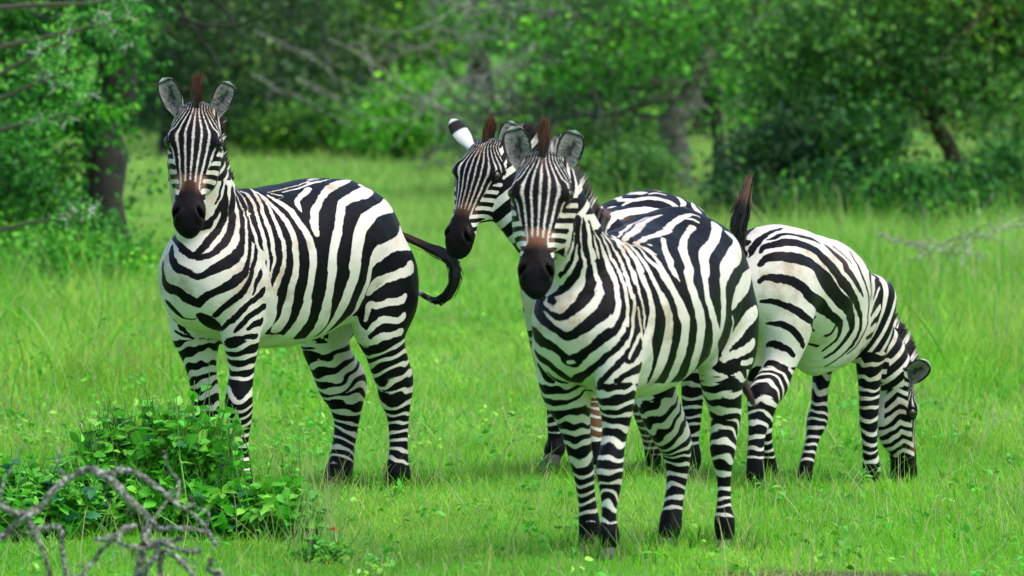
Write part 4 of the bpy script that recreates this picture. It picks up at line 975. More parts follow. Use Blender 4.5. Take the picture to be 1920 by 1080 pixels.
('wc',[[-308,72,1203,3.4],[-346,83,1194,7.1],[-309,124,1183,15.7],[-277,156,1166,15.3],[-221,171,1153,3.4]]),
('wc',[[-354,99,1188,4.1],[-367,126,1176,7.1],[-377,150,1163,7.1],[-331,184,1142,19.8],[-352,200,1123,19.8],[-350,213,1105,14.9]]),
('wc',[[-413,155,1150,10.2],[-420,171,1135,8.7],[-453,171,1119,4.9]]),
('wc',[[-459,185,1099,18.8],[-462,191,1089,15.1]]),
],
[
('ks',[[600,75,1180,39.0],[423,103,1165,97.9],[136,106,1183,127.2],[-80,163,1177,149.5],[-263,214,1152,128.9],[-397,234,1089,107.9]]),
('ks',[[583,78,1084,38.0],[474,166,1082,98.5],[200,217,1091,162.7],[-116,253,1080,211.5],[-378,252,1011,129.4]]),
('ks',[[618,145,973,62.2],[446,216,967,96.1],[218,266,958,106.7],[-96,283,945,113.4],[-400,254,892,51.6]]),
('ks',[[549,208,858,59.3],[380,230,850,89.5],[166,265,841,102.2],[-291,225,799,110.3],[-384,250,775,42.3]]),
('ks',[[363,202,734,70.3],[169,225,734,109.4],[-82,226,751,128.1]]),
('ks',[[-297,201,680,49.7],[-383,240,677,32.0]]),
('kc',[[717,37,1278,3.7],[718,37,1234,3.9],[717,26,1171,3.9],[714,8,1126,4.5],[706,-16,1094,3.8],[887,29,1076,3.5]]),
('kc',[[712,38,1278,6.1],[705,41,1218,7.1],[702,36,1164,7.0],[698,18,1113,7.6],[698,1,1081,8.8],[690,-30,1054,9.7],[889,26,1045,13.7]]),
('kc',[[704,39,1296,6.2],[696,44,1265,8.2],[698,44,1217,9.7],[690,45,1170,7.8],[673,43,1119,10.2],[671,34,1074,18.7],[671,3,1036,18.6],[665,-41,999,17.1],[671,-73,974,11.8],[909,1,994,6.9]]),
('kc',[[677,52,1258,7.2],[669,55,1220,12.5],[664,57,1169,13.9],[643,59,1105,13.3],[625,59,1057,16.7],[647,65,1011,18.3],[675,46,980,19.2],[659,70,993,20.0],[683,56,965,22.7],[708,26,934,18.6],[719,-10,910,11.8],[709,-49,920,10.5],[682,-89,943,7.7],[641,-126,969,4.0]]),
('kc',[[645,60,1244,5.3],[620,70,1190,10.5],[603,77,1155,16.6],[574,81,1097,26.3],[591,109,1041,23.0],[630,130,980,23.8],[639,133,961,22.7],[665,124,924,23.8],[691,101,897,23.6],[710,68,872,20.5],[719,31,849,15.9],[721,4,846,13.8],[722,-30,870,11.5],[709,-70,888,15.7],[681,-110,911,20.7],[649,-133,944,16.7],[916,-11,986,4.2]]),
('kc',[[574,164,991,14.0],[598,174,932,14.0],[620,170,895,14.2],[644,156,864,18.1],[669,126,833,18.0],[683,84,801,15.4],[681,42,772,17.7],[669,2,748,27.4],[688,-17,774,18.0],[696,-55,802,21.1],[684,-95,817,23.9],[654,-139,836,27.9],[602,-177,865,7.9],[593,-182,893,3.8]]),
('kc',[[535,180,996,7.8],[553,189,946,8.2],[579,194,884,9.8],[607,188,844,11.0],[630,171,810,11.0],[647,144,779,11.0],[650,107,747,11.6],[630,58,719,14.0],[598,6,691,21.3],[546,-38,671,20.9],[582,-49,686,20.9],[614,-74,709,20.9],[631,-101,738,19.2],[618,-137,755,19.2],[607,-160,773,10.5]]),
('kc',[[518,195,967,8.8],[530,201,914,10.6],[551,206,867,10.7],[574,205,827,11.3],[595,197,796,9.9],[613,188,769,10.6],[633,175,744,10.6],[651,152,716,10.2],[654,119,687,11.6],[638,92,670,13.7]]),
('kc',[[533,215,806,9.0],[544,213,788,18.1],[580,204,758,12.2],[609,193,750,9.8]]),
('kc',[[512,206,723,17.4],[580,204,711,14.0],[621,187,696,11.2],[640,168,678,9.9]]),
('kc',[[577,-163,724,14.0],[563,-144,689,16.2],[552,-121,666,9.9]]),
('kc',[[582,-129,703,4.9],[557,-105,677,6.1],[523,-75,659,5.8]]),
('wc',[[667,-7,746,9.0],[668,9,748,10.2]]),
('wc',[[644,61,1238,4.2],[637,65,1168,6.2],[626,68,1118,9.5],[604,70,1066,9.6],[620,89,1029,9.2],[641,105,992,11.5],[641,105,992,12.9],[661,103,965,13.6],[683,91,939,13.5],[705,66,914,12.2],[719,38,894,10.6],[725,7,874,7.3]]),
('wc',[[678,50,1267,3.8],[686,49,1217,3.3],[683,48,1170,3.2],[664,50,1122,6.3],[655,51,1093,9.2],[647,42,1055,10.9],[653,33,1017,11.4],[678,13,983,17.1],[683,8,977,18.1],[704,-17,944,15.6],[700,-53,937,8.8],[664,-102,961,6.0]]),
('wc',[[700,38,1164,4.1],[690,25,1107,5.7],[692,-2,1062,8.1],[664,-48,1025,12.8],[643,-92,1000,23.0]]),
('wc',[[714,23,1148,4.9],[709,2,1113,7.2],[701,-32,1081,6.7],[885,28,1070,6.3]]),
('ws',[[614,71,1209,3.2],[590,78,1180,5.2],[568,82,1141,9.7],[544,89,1102,12.8],[559,116,1059,12.9],[584,141,1016,12.4],[608,156,967,12.4],[607,158,964,12.9],[627,159,920,12.5],[650,148,886,13.4]]),
('ws',[[620,70,1199,3.3],[610,74,1161,5.8],[598,76,1129,6.4],[589,77,1112,2.4]]),
('ws',[[574,78,1201,3.5],[548,84,1169,7.1],[524,91,1127,9.4],[523,115,1089,6.7],[536,137,1058,8.3],[552,158,1021,9.4],[566,174,978,10.5],[572,180,953,10.7],[576,184,931,9.9],[595,187,885,10.3]]),
('ws',[[560,79,1204,4.2],[511,85,1171,8.4],[486,99,1132,7.3],[503,123,1101,7.0],[518,147,1064,8.3],[531,170,1021,10.0],[537,186,977,10.4],[530,188,980,9.1],[539,194,946,8.5],[559,199,890,8.8],[580,201,846,8.6],[601,193,809,7.7]]),
('ws',[[524,199,939,5.7],[521,205,897,7.0],[522,212,856,8.0],[525,216,831,8.0]]),
('ws',[[531,213,847,6.9],[556,211,820,9.9],[579,204,789,8.8],[596,198,765,6.5]]),
('ws',[[527,75,1203,4.9],[416,62,1176,8.4],[461,112,1141,7.9],[478,140,1110,8.8],[491,163,1070,10.0],[500,181,1029,9.8],[482,171,1066,7.5],[495,187,1020,7.9],[498,199,979,6.9],[496,206,938,6.4],[491,210,899,6.5],[501,212,868,5.1]]),
('ws',[[372,33,1187,6.3],[423,89,1168,7.5],[450,135,1134,9.1],[452,164,1103,11.5],[452,184,1069,13.5],[460,177,1075,9.8],[457,193,1043,14.1],[453,209,996,13.4],[448,217,948,15.5],[447,219,904,19.0],[457,216,860,26.4],[482,218,813,38.3],[458,211,771,34.9],[412,195,733,29.7],[390,179,697,24.0],[379,161,667,17.5]]),
('ws',[[418,104,1166,5.4],[429,144,1140,7.6],[427,174,1106,10.2],[414,196,1074,12.2],[417,194,1077,10.6],[407,213,1032,13.5],[389,227,994,14.7],[365,237,951,20.5],[338,243,899,22.5],[328,239,848,26.9],[327,230,803,30.3],[323,217,758,34.8],[319,205,729,33.3],[314,185,693,29.8],[304,157,656,22.8],[284,124,632,15.5]]),
('ws',[[413,133,1155,4.3],[399,148,1149,5.9],[394,181,1111,9.7],[365,203,1081,12.2],[337,219,1055,17.9],[335,221,1049,26.0],[311,239,1007,20.5],[289,250,971,21.2],[265,258,928,24.6],[237,262,886,26.6],[224,258,843,26.7],[214,249,801,31.9],[200,231,752,33.4],[191,213,719,31.0],[167,186,679,27.5],[146,149,641,23.3],[95,93,608,16.3]]),
('ws',[[392,135,1161,5.6],[369,163,1141,7.7],[347,181,1122,9.8],[339,199,1096,11.2],[331,213,1071,14.0]]),
('ws',[[304,149,1155,5.6],[279,153,1151,4.9]]),
('ws',[[359,155,1151,4.2],[342,172,1134,9.8],[315,185,1118,3.5]]),
('ws',[[138,139,1168,10.7],[189,162,1148,14.1],[221,184,1124,18.3],[238,201,1102,21.8],[260,214,1081,20.4],[258,227,1058,17.7],[261,228,1055,16.3],[247,243,1026,3.6]]),
('ws',[[-134,137,1202,15.5],[-65,148,1184,12.0],[60,179,1150,16.5],[107,202,1123,24.0],[133,223,1095,24.0],[148,240,1067,24.7],[151,245,1058,22.3],[179,250,1040,26.2],[188,260,1008,24.2],[173,272,966,26.7],[151,276,927,27.0],[121,276,884,30.0],[101,270,838,30.0],[86,258,795,31.8],[64,237,745,33.6],[43,218,715,31.2],[-13,178,675,27.0],[-56,127,642,10.4],[-467,-82,579,10.5]]),
('ws',[[-286,171,1201,28.2],[-216,195,1173,24.5],[-130,212,1140,20.1],[-38,226,1115,24.7],[13,243,1085,30.2],[40,258,1054,29.9],[55,263,1041,25.5],[67,275,1004,23.0],[69,282,956,21.2],[40,283,913,21.2],[-4,277,865,21.3],[-67,260,817,32.0],[-127,228,768,28.5],[-259,164,717,27.3],[-279,138,683,11.8],[-328,90,647,8.8],[-63,140,652,5.8]]),
('ws',[[-326,194,1177,12.9],[-357,207,1155,23.7],[-357,225,1126,34.5],[-294,244,1096,38.7],[-199,258,1067,35.5],[-120,269,1041,39.0],[-98,275,1023,32.0],[-75,282,982,28.4],[-88,282,933,26.7],[-104,274,880,26.7],[-123,259,833,26.7],[-131,248,807,24.9]]),
('ws',[[-481,226,1028,16.4],[-374,254,995,39.5],[-295,261,962,35.8],[-234,265,933,32.2],[-213,265,911,16.4]]),
('ws',[[-463,253,886,23.8],[-400,254,863,29.7],[-350,243,829,30.0],[-323,229,801,28.1],[-305,215,775,19.8],[-302,208,742,9.0],[-288,191,713,8.3]]),
('ws',[[-229,255,874,5.7],[-264,242,843,7.2],[-286,225,799,10.8],[-296,207,759,8.8],[-291,196,726,6.8]]),
('ws',[[-426,256,760,21.9],[-380,248,746,19.1],[-335,231,731,16.1],[-309,214,723,13.7],[-294,199,710,10.0]]),
('ws',[[-444,247,700,13.6],[-371,241,699,11.0]]),
('wc',[[394,128,1164,6.1],[355,136,1166,9.8],[215,112,1173,12.0],[117,112,1183,16.3],[42,106,1193,17.0],[-31,85,1207,15.7],[-109,81,1220,15.5],[-154,83,1232,15.9],[-203,80,1243,15.0],[-235,92,1244,7.9],[-243,119,1233,4.3]]),
('wc',[[-167,94,1231,6.4],[-186,112,1228,10.0],[-189,132,1218,7.9]]),
('wc',[[401,97,1173,12.6],[249,64,1190,18.3],[98,21,1207,19.1],[-70,-22,1223,19.3],[-130,-13,1238,14.3],[-155,5,1245,6.4]]),
('wc',[[385,66,1182,6.3],[188,6,1200,10.6],[-38,-58,1214,10.7],[-114,-55,1228,8.6],[-136,-36,1237,3.6]]),
],
[
('ks',[[-446,30,1000,11.9],[-434,15,1008,20.7]]),
('ks',[[-494,-23,960,14.3],[-456,-29,993,19.2],[-408,-34,1024,19.6],[-361,-49,1045,16.6],[-305,-59,1059,13.7],[-252,-62,1064,5.4]]),
('ks',[[-411,-67,1023,3.6],[-396,-94,1029,11.3],[-352,-110,1041,11.9],[-288,-129,1041,13.4],[-220,-146,1029,13.4],[-164,-160,1018,11.9],[-141,-178,1003,6.6]]),
('ks',[[-479,-73,972,8.3],[-455,-74,993,16.8],[-436,-102,1004,20.7],[-397,-140,1011,21.5],[-344,-164,1010,20.7],[-278,-186,993,22.3],[-220,-203,969,23.8],[-188,-221,938,26.8],[-98,-247,865,24.9],[-27,-250,820,24.9],[51,-245,776,21.6],[134,-230,730,18.4],[205,-210,689,15.1],[233,-200,646,13.4],[234,-188,603,11.7],[224,-174,570,10.1],[203,-151,532,7.4],[176,-123,499,5.0],[144,-73,466,4.0]]),
('ks',[[-519,-85,918,11.6],[-494,-105,947,19.2],[-470,-138,954,23.7],[-425,-178,950,24.8],[-366,-207,941,27.4],[-310,-226,921,29.6],[-268,-235,893,32.6],[-261,-237,883,39.6],[-184,-237,839,37.5],[-113,-240,795,31.7],[-33,-239,754,29.4],[45,-230,717,30.0],[112,-212,680,23.4],[161,-194,640,20.1],[163,-179,606,16.7],[150,-158,569,11.7],[128,-127,531,8.4],[110,-89,502,5.9]]),
('ks',[[-541,-98,858,9.2],[-527,-118,873,11.5],[-504,-153,870,15.7],[-467,-190,861,17.0],[-431,-218,844,18.8],[-400,-235,819,22.2],[-359,-247,784,26.4],[-208,-216,744,31.4],[-115,-209,711,19.9],[-44,-207,683,18.4],[28,-197,655,16.9],[79,-179,623,13.4],[97,-155,584,10.0],[82,-130,559,8.4],[72,-98,533,5.0]]),
('ks',[[-8,-190,652,6.7],[7,-175,630,8.3],[9,-155,609,10.7],[-16,-144,605,4.7]]),
('ks',[[-538,-103,774,6.4],[-521,-134,776,10.5],[-493,-166,765,13.5],[-459,-195,750,15.4],[-434,-219,729,17.2],[-398,-238,703,16.5],[-337,-242,680,12.5],[-189,-184,689,7.3]]),
('ks',[[-339,-240,668,13.2],[-107,-139,626,4.4]]),
('ks',[[-485,-105,673,4.4],[-483,-134,676,8.4],[-474,-170,672,12.4],[-452,-201,656,13.3],[-426,-216,630,12.8],[-397,-220,600,12.4],[-365,-219,578,8.6]]),
('ks',[[-455,-89,583,7.7],[-466,-121,591,12.5],[-460,-159,581,14.5],[-440,-186,564,12.4],[-417,-198,543,9.0]]),
('ks',[[-487,-104,511,16.1],[-486,-135,516,14.2],[-476,-167,500,14.4],[-448,-186,483,12.8]]),
('ks',[[-31,-82,571,6.7],[27,-96,554,10.0]]),
('ks',[[-102,-189,991,8.4],[-82,-212,961,14.3],[-41,-226,933,17.3],[9,-235,902,18.6],[-20,-242,891,16.6],[48,-247,851,18.3],[111,-245,807,13.3],[189,-231,770,6.0]]),
('ks',[[-34,-189,981,6.6],[22,-200,957,11.4],[58,-212,933,9.0],[86,-224,906,6.6]]),
('ks',[[193,-166,954,5.4],[158,-202,922,8.4],[168,-219,892,10.8],[162,-225,879,11.7],[185,-233,837,10.0],[251,-221,784,8.4],[294,-210,740,6.7],[298,-204,685,6.0],[304,-197,642,6.0],[284,-187,597,6.0],[257,-173,556,5.0],[219,-144,515,4.0]]),
('ks',[[349,-114,947,3.4],[361,-142,918,5.3],[348,-176,876,6.8],[400,-158,872,9.7],[333,-196,835,13.4],[323,-206,789,6.7],[315,-207,747,3.4]]),
('ks',[[354,-125,937,4.9],[364,-148,909,9.5],[399,-155,877,10.6],[551,-121,840,8.5],[479,-159,815,15.2],[414,-182,776,11.8],[360,-198,745,5.0]]),
('ks',[[363,-146,913,3.4],[399,-155,878,4.6],[584,-127,833,6.4],[526,-167,814,13.5],[473,-182,770,14.5],[442,-183,733,18.6],[387,-190,706,20.2],[344,-196,683,9.4]]),
('ks',[[594,-147,822,5.3],[532,-190,784,11.8],[505,-196,739,12.7],[480,-189,693,15.2],[444,-178,657,15.2],[373,-183,635,9.4]]),
('ks',[[547,-200,763,6.1],[532,-202,730,6.1],[517,-199,688,6.8],[504,-192,650,11.7],[487,-181,621,11.0],[459,-157,592,15.2],[340,-175,581,7.4]]),
('ks',[[538,-204,708,4.1],[543,-202,666,5.1],[547,-197,623,5.1],[535,-192,581,6.8],[519,-185,548,10.2]]),
('ks',[[508,-185,565,11.9],[476,-168,553,10.0],[453,-136,541,6.4],[323,-156,527,5.4]]),
('ks',[[514,-178,518,8.7],[474,-159,515,7.8],[456,-131,503,5.3],[456,-89,485,3.2]]),
],
]
# ---------------------------------------------------------------- zebras: coat, ears, eyes, mane, tail, hooves
def hide_material():
    m, t, b = new_mat('zebra_coat')
    a = node(t, 'ShaderNodeAttribute', attribute_name='coat')
    ru = node(t, 'ShaderNodeAttribute', attribute_name='rust')
    n1 = noise(t, 160, 3, .6)
    ad = node(t, 'ShaderNodeMath', operation='MULTIPLY_ADD'); t.links.new(n1, ad.inputs[0])
    ad.inputs[1].default_value = .007; t.links.new(a.outputs['Fac'], ad.inputs[2])
    mr = node(t, 'ShaderNodeMapRange'); mr.interpolation_type = 'SMOOTHSTEP'
    mr.inputs['From Min'].default_value = .0009; mr.inputs['From Max'].default_value = .0041
    t.links.new(ad.outputs[0], mr.inputs['Value'])
    white = ramp(t, noise(t, 5, 5, .65), [(.33, (.46, .38, .28)), (.47, (.65, .61, .54)), (.75, (.71, .69, .65))])
    dark = node(t, 'ShaderNodeMix', data_type='RGBA')
    dark.inputs[6].default_value = (.0045, .0045, .006, 1); dark.inputs[7].default_value = (.22, .10, .055, 1)
    t.links.new(ru.outputs['Fac'], dark.inputs[0])
    mx = node(t, 'ShaderNodeMix', data_type='RGBA')
    t.links.new(mr.outputs[0], mx.inputs[0]); t.links.new(white, mx.inputs[6]); t.links.new(dark.outputs[2], mx.inputs[7])
    t.links.new(mx.outputs[2], b.inputs['Base Color'])
    b.inputs['Roughness'].default_value = .42
    b.inputs['Specular IOR Level'].default_value = .08
    b1 = node(t, 'ShaderNodeBump', Strength=.30, Distance=.03); t.links.new(noise(t, 11, 4, .55), b1.inputs['Height'])
    b2 = node(t, 'ShaderNodeBump', Strength=.35, Distance=.004); t.links.new(noise(t, 190, 4, .7), b2.inputs['Height'])
    t.links.new(b1.outputs[0], b2.inputs['Normal']); t.links.new(b2.outputs[0], b.inputs['Normal'])
    return m
HIDE = hide_material()
def tint_mat(name, rough=.6, spec=.3):
    m, t, b = new_mat(name)
    a = node(t, 'ShaderNodeAttribute', attribute_name='tint')
    t.links.new(a.outputs['Color'], b.inputs['Base Color'])
    b.inputs['Roughness'].default_value = rough; b.inputs['Specular IOR Level'].default_value = spec
    return m
HAIR = tint_mat('mane_hair', .5, .3)
EARM = tint_mat('ear_skin', .8, .15)
def plain(name, col, rough, spec=.5):
    m, t, b = new_mat(name)
    b.inputs['Base Color'].default_value = (*col, 1); b.inputs['Roughness'].default_value = rough
    b.inputs['Specular IOR Level'].default_value = spec
    return m, t, b
EYE = plain('eye_glaze', (.012, .007, .005), .08, .7)[0]
HOOF, _t, _b = plain('hoof_horn', (.03, .028, .026), .6)
_t.links.new(ramp(_t, noise(_t, 18, 4), [(.3, (.018, .016, .015)), (.7, (.085, .08, .07))]), _b.inputs['Base Color'])

def stroke_value(P, pts, tree=None):
    """signed depth inside a stroke for points P"""
    q = np.array(pts, float); q = q / 1000.
    c = catmull(q, (len(q) - 1) * 4 + 1)
    if tree is not None:
        for r_ in c: r_[:3] = tree.find(Vector(r_[:3]))[0]          # keep the curve on the hide
    A, B = c[:-1], c[1:]
    best = np.full(len(P), -1.0)
    for a, b in zip(A, B):
        d = b[:3] - a[:3]; L = max(d @ d, 1e-9)
        m = max(a[3], b[3]) + .035
        lo = np.minimum(a[:3], b[:3]) - m; hi = np.maximum(a[:3], b[:3]) + m
        s = np.where((P[:, 0] > lo[0]) & (P[:, 0] < hi[0]) & (P[:, 1] > lo[1]) & (P[:, 1] < hi[1]) & (P[:, 2] > lo[2]) & (P[:, 2] < hi[2]))[0]
        if not len(s): continue
        p = P[s]
        t = np.clip((p - a[:3]) @ d / L, 0, 1)
        dist = np.linalg.norm(p - a[:3] - t[:, None] * d, axis=1)
        best[s] = np.maximum(best[s], a[3] + (b[3] - a[3]) * t - dist)
    return best

def smooth(x, a, b):
    t = np.clip((x - a) / (b - a), 0, 1); return t * t * (3 - 2 * t)

def paint(z, V, marks, zi):
    n = len(V)
    coat = np.full(n, -.02); rust = np.zeros(n)
    tq = np.array(z['torso'])
    belly = np.interp(V[:, 0], tq[:, 0], tq[:, 3])
    if zi in (0, 2): coat[(V[:, 0] < .35) & ((V[:, 2] > belly + .055 + .012 * sines(V, 60, 14)) | ((V[:, 0] < -.32) & (np.abs(V[:, 1]) > .08) & (V[:, 2] > .62)))] = .02      # the trunk is dark between its white stripes
    if zi == 1:
        ph = np.where(V[:, 0] < .42, (V[:, 0] + .35 * (V[:, 2] - 1) * smooth(-V[:, 0], .1, .45)) / .105, (V[:, 2] - .25 * np.abs(V[:, 1])) / .085)
        v = np.cos(2 * np.pi * ph + .9 * sines(V, 61, 7)) * .016 + .002
        s = V[:, 2] > belly + .05 + .01 * sines(V, 60, 14)
        coat[s] = v[s]
    kd = KDTree(n)
    for i_, p_ in enumerate(V): kd.insert(p_, i_)
    kd.balance()
    J = V + .0025 * np.stack([sines(V, 90 + k, 60) for k in range(3)], 1)      # uneven edges
    for col, pts in marks:
        if col[1] == 's':
            sg = 1 if sum(p[1] for p in pts) > 0 else -1              # the other flank repeats this one
            Jm = J.copy(); far = J[:, 1] * sg < -.035; Jm[far, 1] *= -1
            v = stroke_value(Jm, pts, kd)
        else:
            v = stroke_value(J, pts, kd)
        coat = np.maximum(coat, v) if col[0] == 'k' else np.minimum(coat, -v)
    coat = np.clip(coat, -.02, .02)
    # neck rings where no stripes were followed
    if True:
        N = np.array(z['neck'])[:, :3]; c = catmull(N, 40)
        d2 = ((V[:, None, ::1] - c[None]) ** 2).sum(2); k = d2.argmin(1); dist = np.sqrt(d2.min(1))
        seg = np.concatenate([[0], np.cumsum(np.linalg.norm(np.diff(c, axis=0), axis=1))])[k]
        Tn = unit(np.gradient(c, axis=0)); seg = seg + ((V - c[k]) * Tn[k]).sum(1)
        sel = (k > 14) & (dist < .27) & (V[:, 2] > (1.30, .80, 1.27, .0)[zi]) & (k < 39)
        ring = np.cos(2 * np.pi * seg / (.066 if zi == 1 else .060) + 1.0 * sines(V, 33, 9)) * .012 + (.002 if zi == 1 else .004)
        coat[sel] = ring[sel]
    # legs
    s_ = z['scale']
    for li, leg in enumerate(z['legs']):
        q = np.array(leg); c = catmull(q[:, :4], 90)
        hind = li < 2
        top = z['rings'][0 if hind else 1]
        sel = np.where((V[:, 2] < top + .05) & (np.abs(V[:, 1] - c[:, 1].mean()) < .16) & (np.abs(V[:, 0] - c[40:, 0].mean()) < .36))[0]
        d = np.linalg.norm(V[sel][:, None] - c[None, :, :3], axis=2)
        k = d.argmin(1); near = d[np.arange(len(sel)), k] - c[k, 3]
        other = 1 if li % 2 == 0 else -1
        ok = (near < .045) & (V[sel][:, 2] < top + .02 * sines(V[sel], 70 + li, 25))
        sel, k = sel[ok], k[ok]
        if not len(sel): continue
        P = V[sel]
        arc = np.concatenate([[0], np.cumsum(np.linalg.norm(np.diff(c[:, :3], axis=0), axis=1))])
        h = arc[-1] - arc[k]                               # height up the leg from the fetlock end
        T = np.gradient(c[:, :3], axis=0)[k]; T /= np.linalg.norm(T, axis=1, keepdims=True)
        h = h - ((P - c[k, :3]) * T).sum(1)
        fwd = P[:, 0] - c[k, 0]; lat = (P[:, 1] - c[k, 1])
        out = lat * np.sign(c[40, 1])
        period = .034 + .026 * np.clip(h / .62, 0, 1)
        # integral of 1/period
        ph = np.log((.034 + .042 * np.clip(h, 0, 2)) / .034) / .042
        ph = ph + .62 * sines(P, 120 + 7 * li + zi, 13) + .26 * sines(P, 130 + 7 * li + zi, 42) - (2.2 if hind else 1.2) * fwd * (1 if hind else .5) + .9 * out * (.6 if hind else 1)
        thr = -.30 + .75 * smooth(-out, .0, .06) * smooth(h, .30, .5)
        v = (np.cos(2 * np.pi * ph + zi + li * 1.7) - thr) * period * .17
        foot = P[:, 2] - (c[-1, 2])
        v = v + .012 * (1 - smooth(foot, .03, .10))
        coat[sel] = np.clip(v, -.02, .02)
        if zi == 1 and li == 2: rust[sel] = .75 * smooth(h, .08, .14)
        if zi == 1 and li == 3: rust[sel] = 0
        if zi == 1 and li == 1: rust[sel] = .25 * smooth(h, .08, .14)
    # head
    o, L, Fc, S, hs = head_axes(z)
    q = (V - o) / hs; t, sx, f = q @ L, q @ S, q @ Fc
    sk = np.array(SKULL)
    off = np.interp(t, sk[:, 0], sk[:, 1]); w = np.interp(t, sk[:, 0], sk[:, 2]); up = np.interp(t, sk[:, 0], sk[:, 3]); dn = np.interp(t, sk[:, 0], sk[:, 4])
    head = (t > .015) & (t < .60) & (np.abs(sx) < w + .035) & (f > off - dn - .03 - .02 * (t > .3)) & (f < off + up + .05)
    if zi != 3: head &= (f > off - dn + .012) | (t > .22)
    head &= (t > .2) | (f > off - dn * .72)
    head |= (t > -.08) & (t <= .015) & (np.abs(sx) < .10) & (f > off + .2 * up) & (f < off + up + .06)
    a = np.arctan2(sx / w, (f - off + .3 * up) / (up * 1.3)); aa = np.abs(np.degrees(a))
    # brow to nose: lines that fan out from the forelock and close in on the nose
    m = .42 + .58 * smooth(t, -.01, .13) + .12 * smooth(t, .2, .32)
    lines = 16.5 if zi != 1 else 14.5
    ph = aa / m / lines + .10 * sines(V, 200 + zi, 28) + .03 * sines(V, 210 + zi, 55)
    wl = np.interp(t, [0, .1, .16, .24, .33], [.2, .34, .42, .22, .0])
    front = (np.cos(2 * np.pi * ph + np.pi * (zi in (0, 2))) + wl) * w * .035
    lim = np.interp(t, [0, .06, .10, .16, .21, .30, .36], [46, 62, 72, 74, 58, 50, 42]) + 5 * sines(V, 220, 22)
    # cheeks: curved bars under the eye, long lines along the jaw
    bars = (np.cos(2 * np.pi * (t + .00055 * (aa - 70) + .006 * sines(V, 230 + zi, 26)) / .043 + zi) - .05) * .008 if zi != 3 else (np.cos(2 * np.pi * (t - .0009 * np.abs(aa - 95) + .018 * sines(V, 233, 20) + .008 * sines(V, 234, 50)) / .052) - .1) * .010
    jaw = (np.cos(2 * np.pi * (aa + 60 * (t - .2) + 7 * sines(V, 240 + zi, 20)) / 24.) - .0) * .007
    jl = (np.interp(t, [.1, .16, .2, .3, .4], [95, 96, 108, 118, 120]) if zi != 3 else np.full(n, 150.))
    hv = np.where(aa < lim, front, np.where(aa < jl, bars, jaw))
    hv = np.where((t < .13) & (aa >= lim) & (zi != 3), jaw, hv)
    # dark muzzle with a brown bridge
    mz = np.interp(aa, [0, 25, 45, 70, 120, 180], [.335, .342, .395, .43, .45, .46]) + .006 * sines(V, 250, 60)
    if zi == 3: mz = np.minimum(mz, .385) + .01 * sines(V, 251, 30)
    hv = np.maximum(hv, np.clip((t - mz) * .5, -.02, .02))
    eye_d = np.sqrt(((t - .150) / 1.3) ** 2 + (np.abs(sx) - .103) ** 2 + (f - off - .03) ** 2)
    hv = np.maximum(hv, (.028 - eye_d) * .6)
    coat[head] = np.clip(hv[head], -.02, .02)
    br = smooth(t, .29, .32) * (1 - smooth(t, .335, .40)) * (1 - smooth(aa, 55, 75)) * (1 if zi != 0 else .25 + .75 * smooth(aa, 14, 30))
    fl = (1 - smooth(np.abs(aa / m), 6, 24)) * (1 - smooth(t, .02, .10))
    nose = .025 * smooth(t, mz, mz + .03) * (1 - .75 * smooth(t, .43, .50)) * (1 - smooth(aa, 60, 110))  # top of the muzzle tinted lighter: the light falling on it, painted in
    rust = np.where(head, np.maximum(np.maximum(br * z['nose_rust'], (.30 if zi != 1 else .6) * fl), nose), rust)
    # back of the young and the far one: sun bleached brown
    if zi == 3:
        rust = np.maximum(rust, .42 * smooth(V[:, 2], .78, 1.0) * smooth(V[:, 0], -.25, .12) * (~head))
        pass
    if zi == 1: rust = np.maximum(rust, .45 * smooth(V[:, 2], 1.02, 1.10) * smooth(V[:, 0], .1, .25) * (1 - smooth(V[:, 0], .38, .46)) * (np.abs(V[:, 1]) < .13) * (~head))
    return coat, rust

def hair(root, direc, length, width, bend, seg, colf):
    V, F, k = blades(root, direc, length, width, bend, seg)
    t = np.concatenate([np.repeat(np.arange(seg) / seg, 2), [1.0]])
    return V, F, colf(np.repeat(np.arange(len(root)), k), np.tile(t, len(root)))

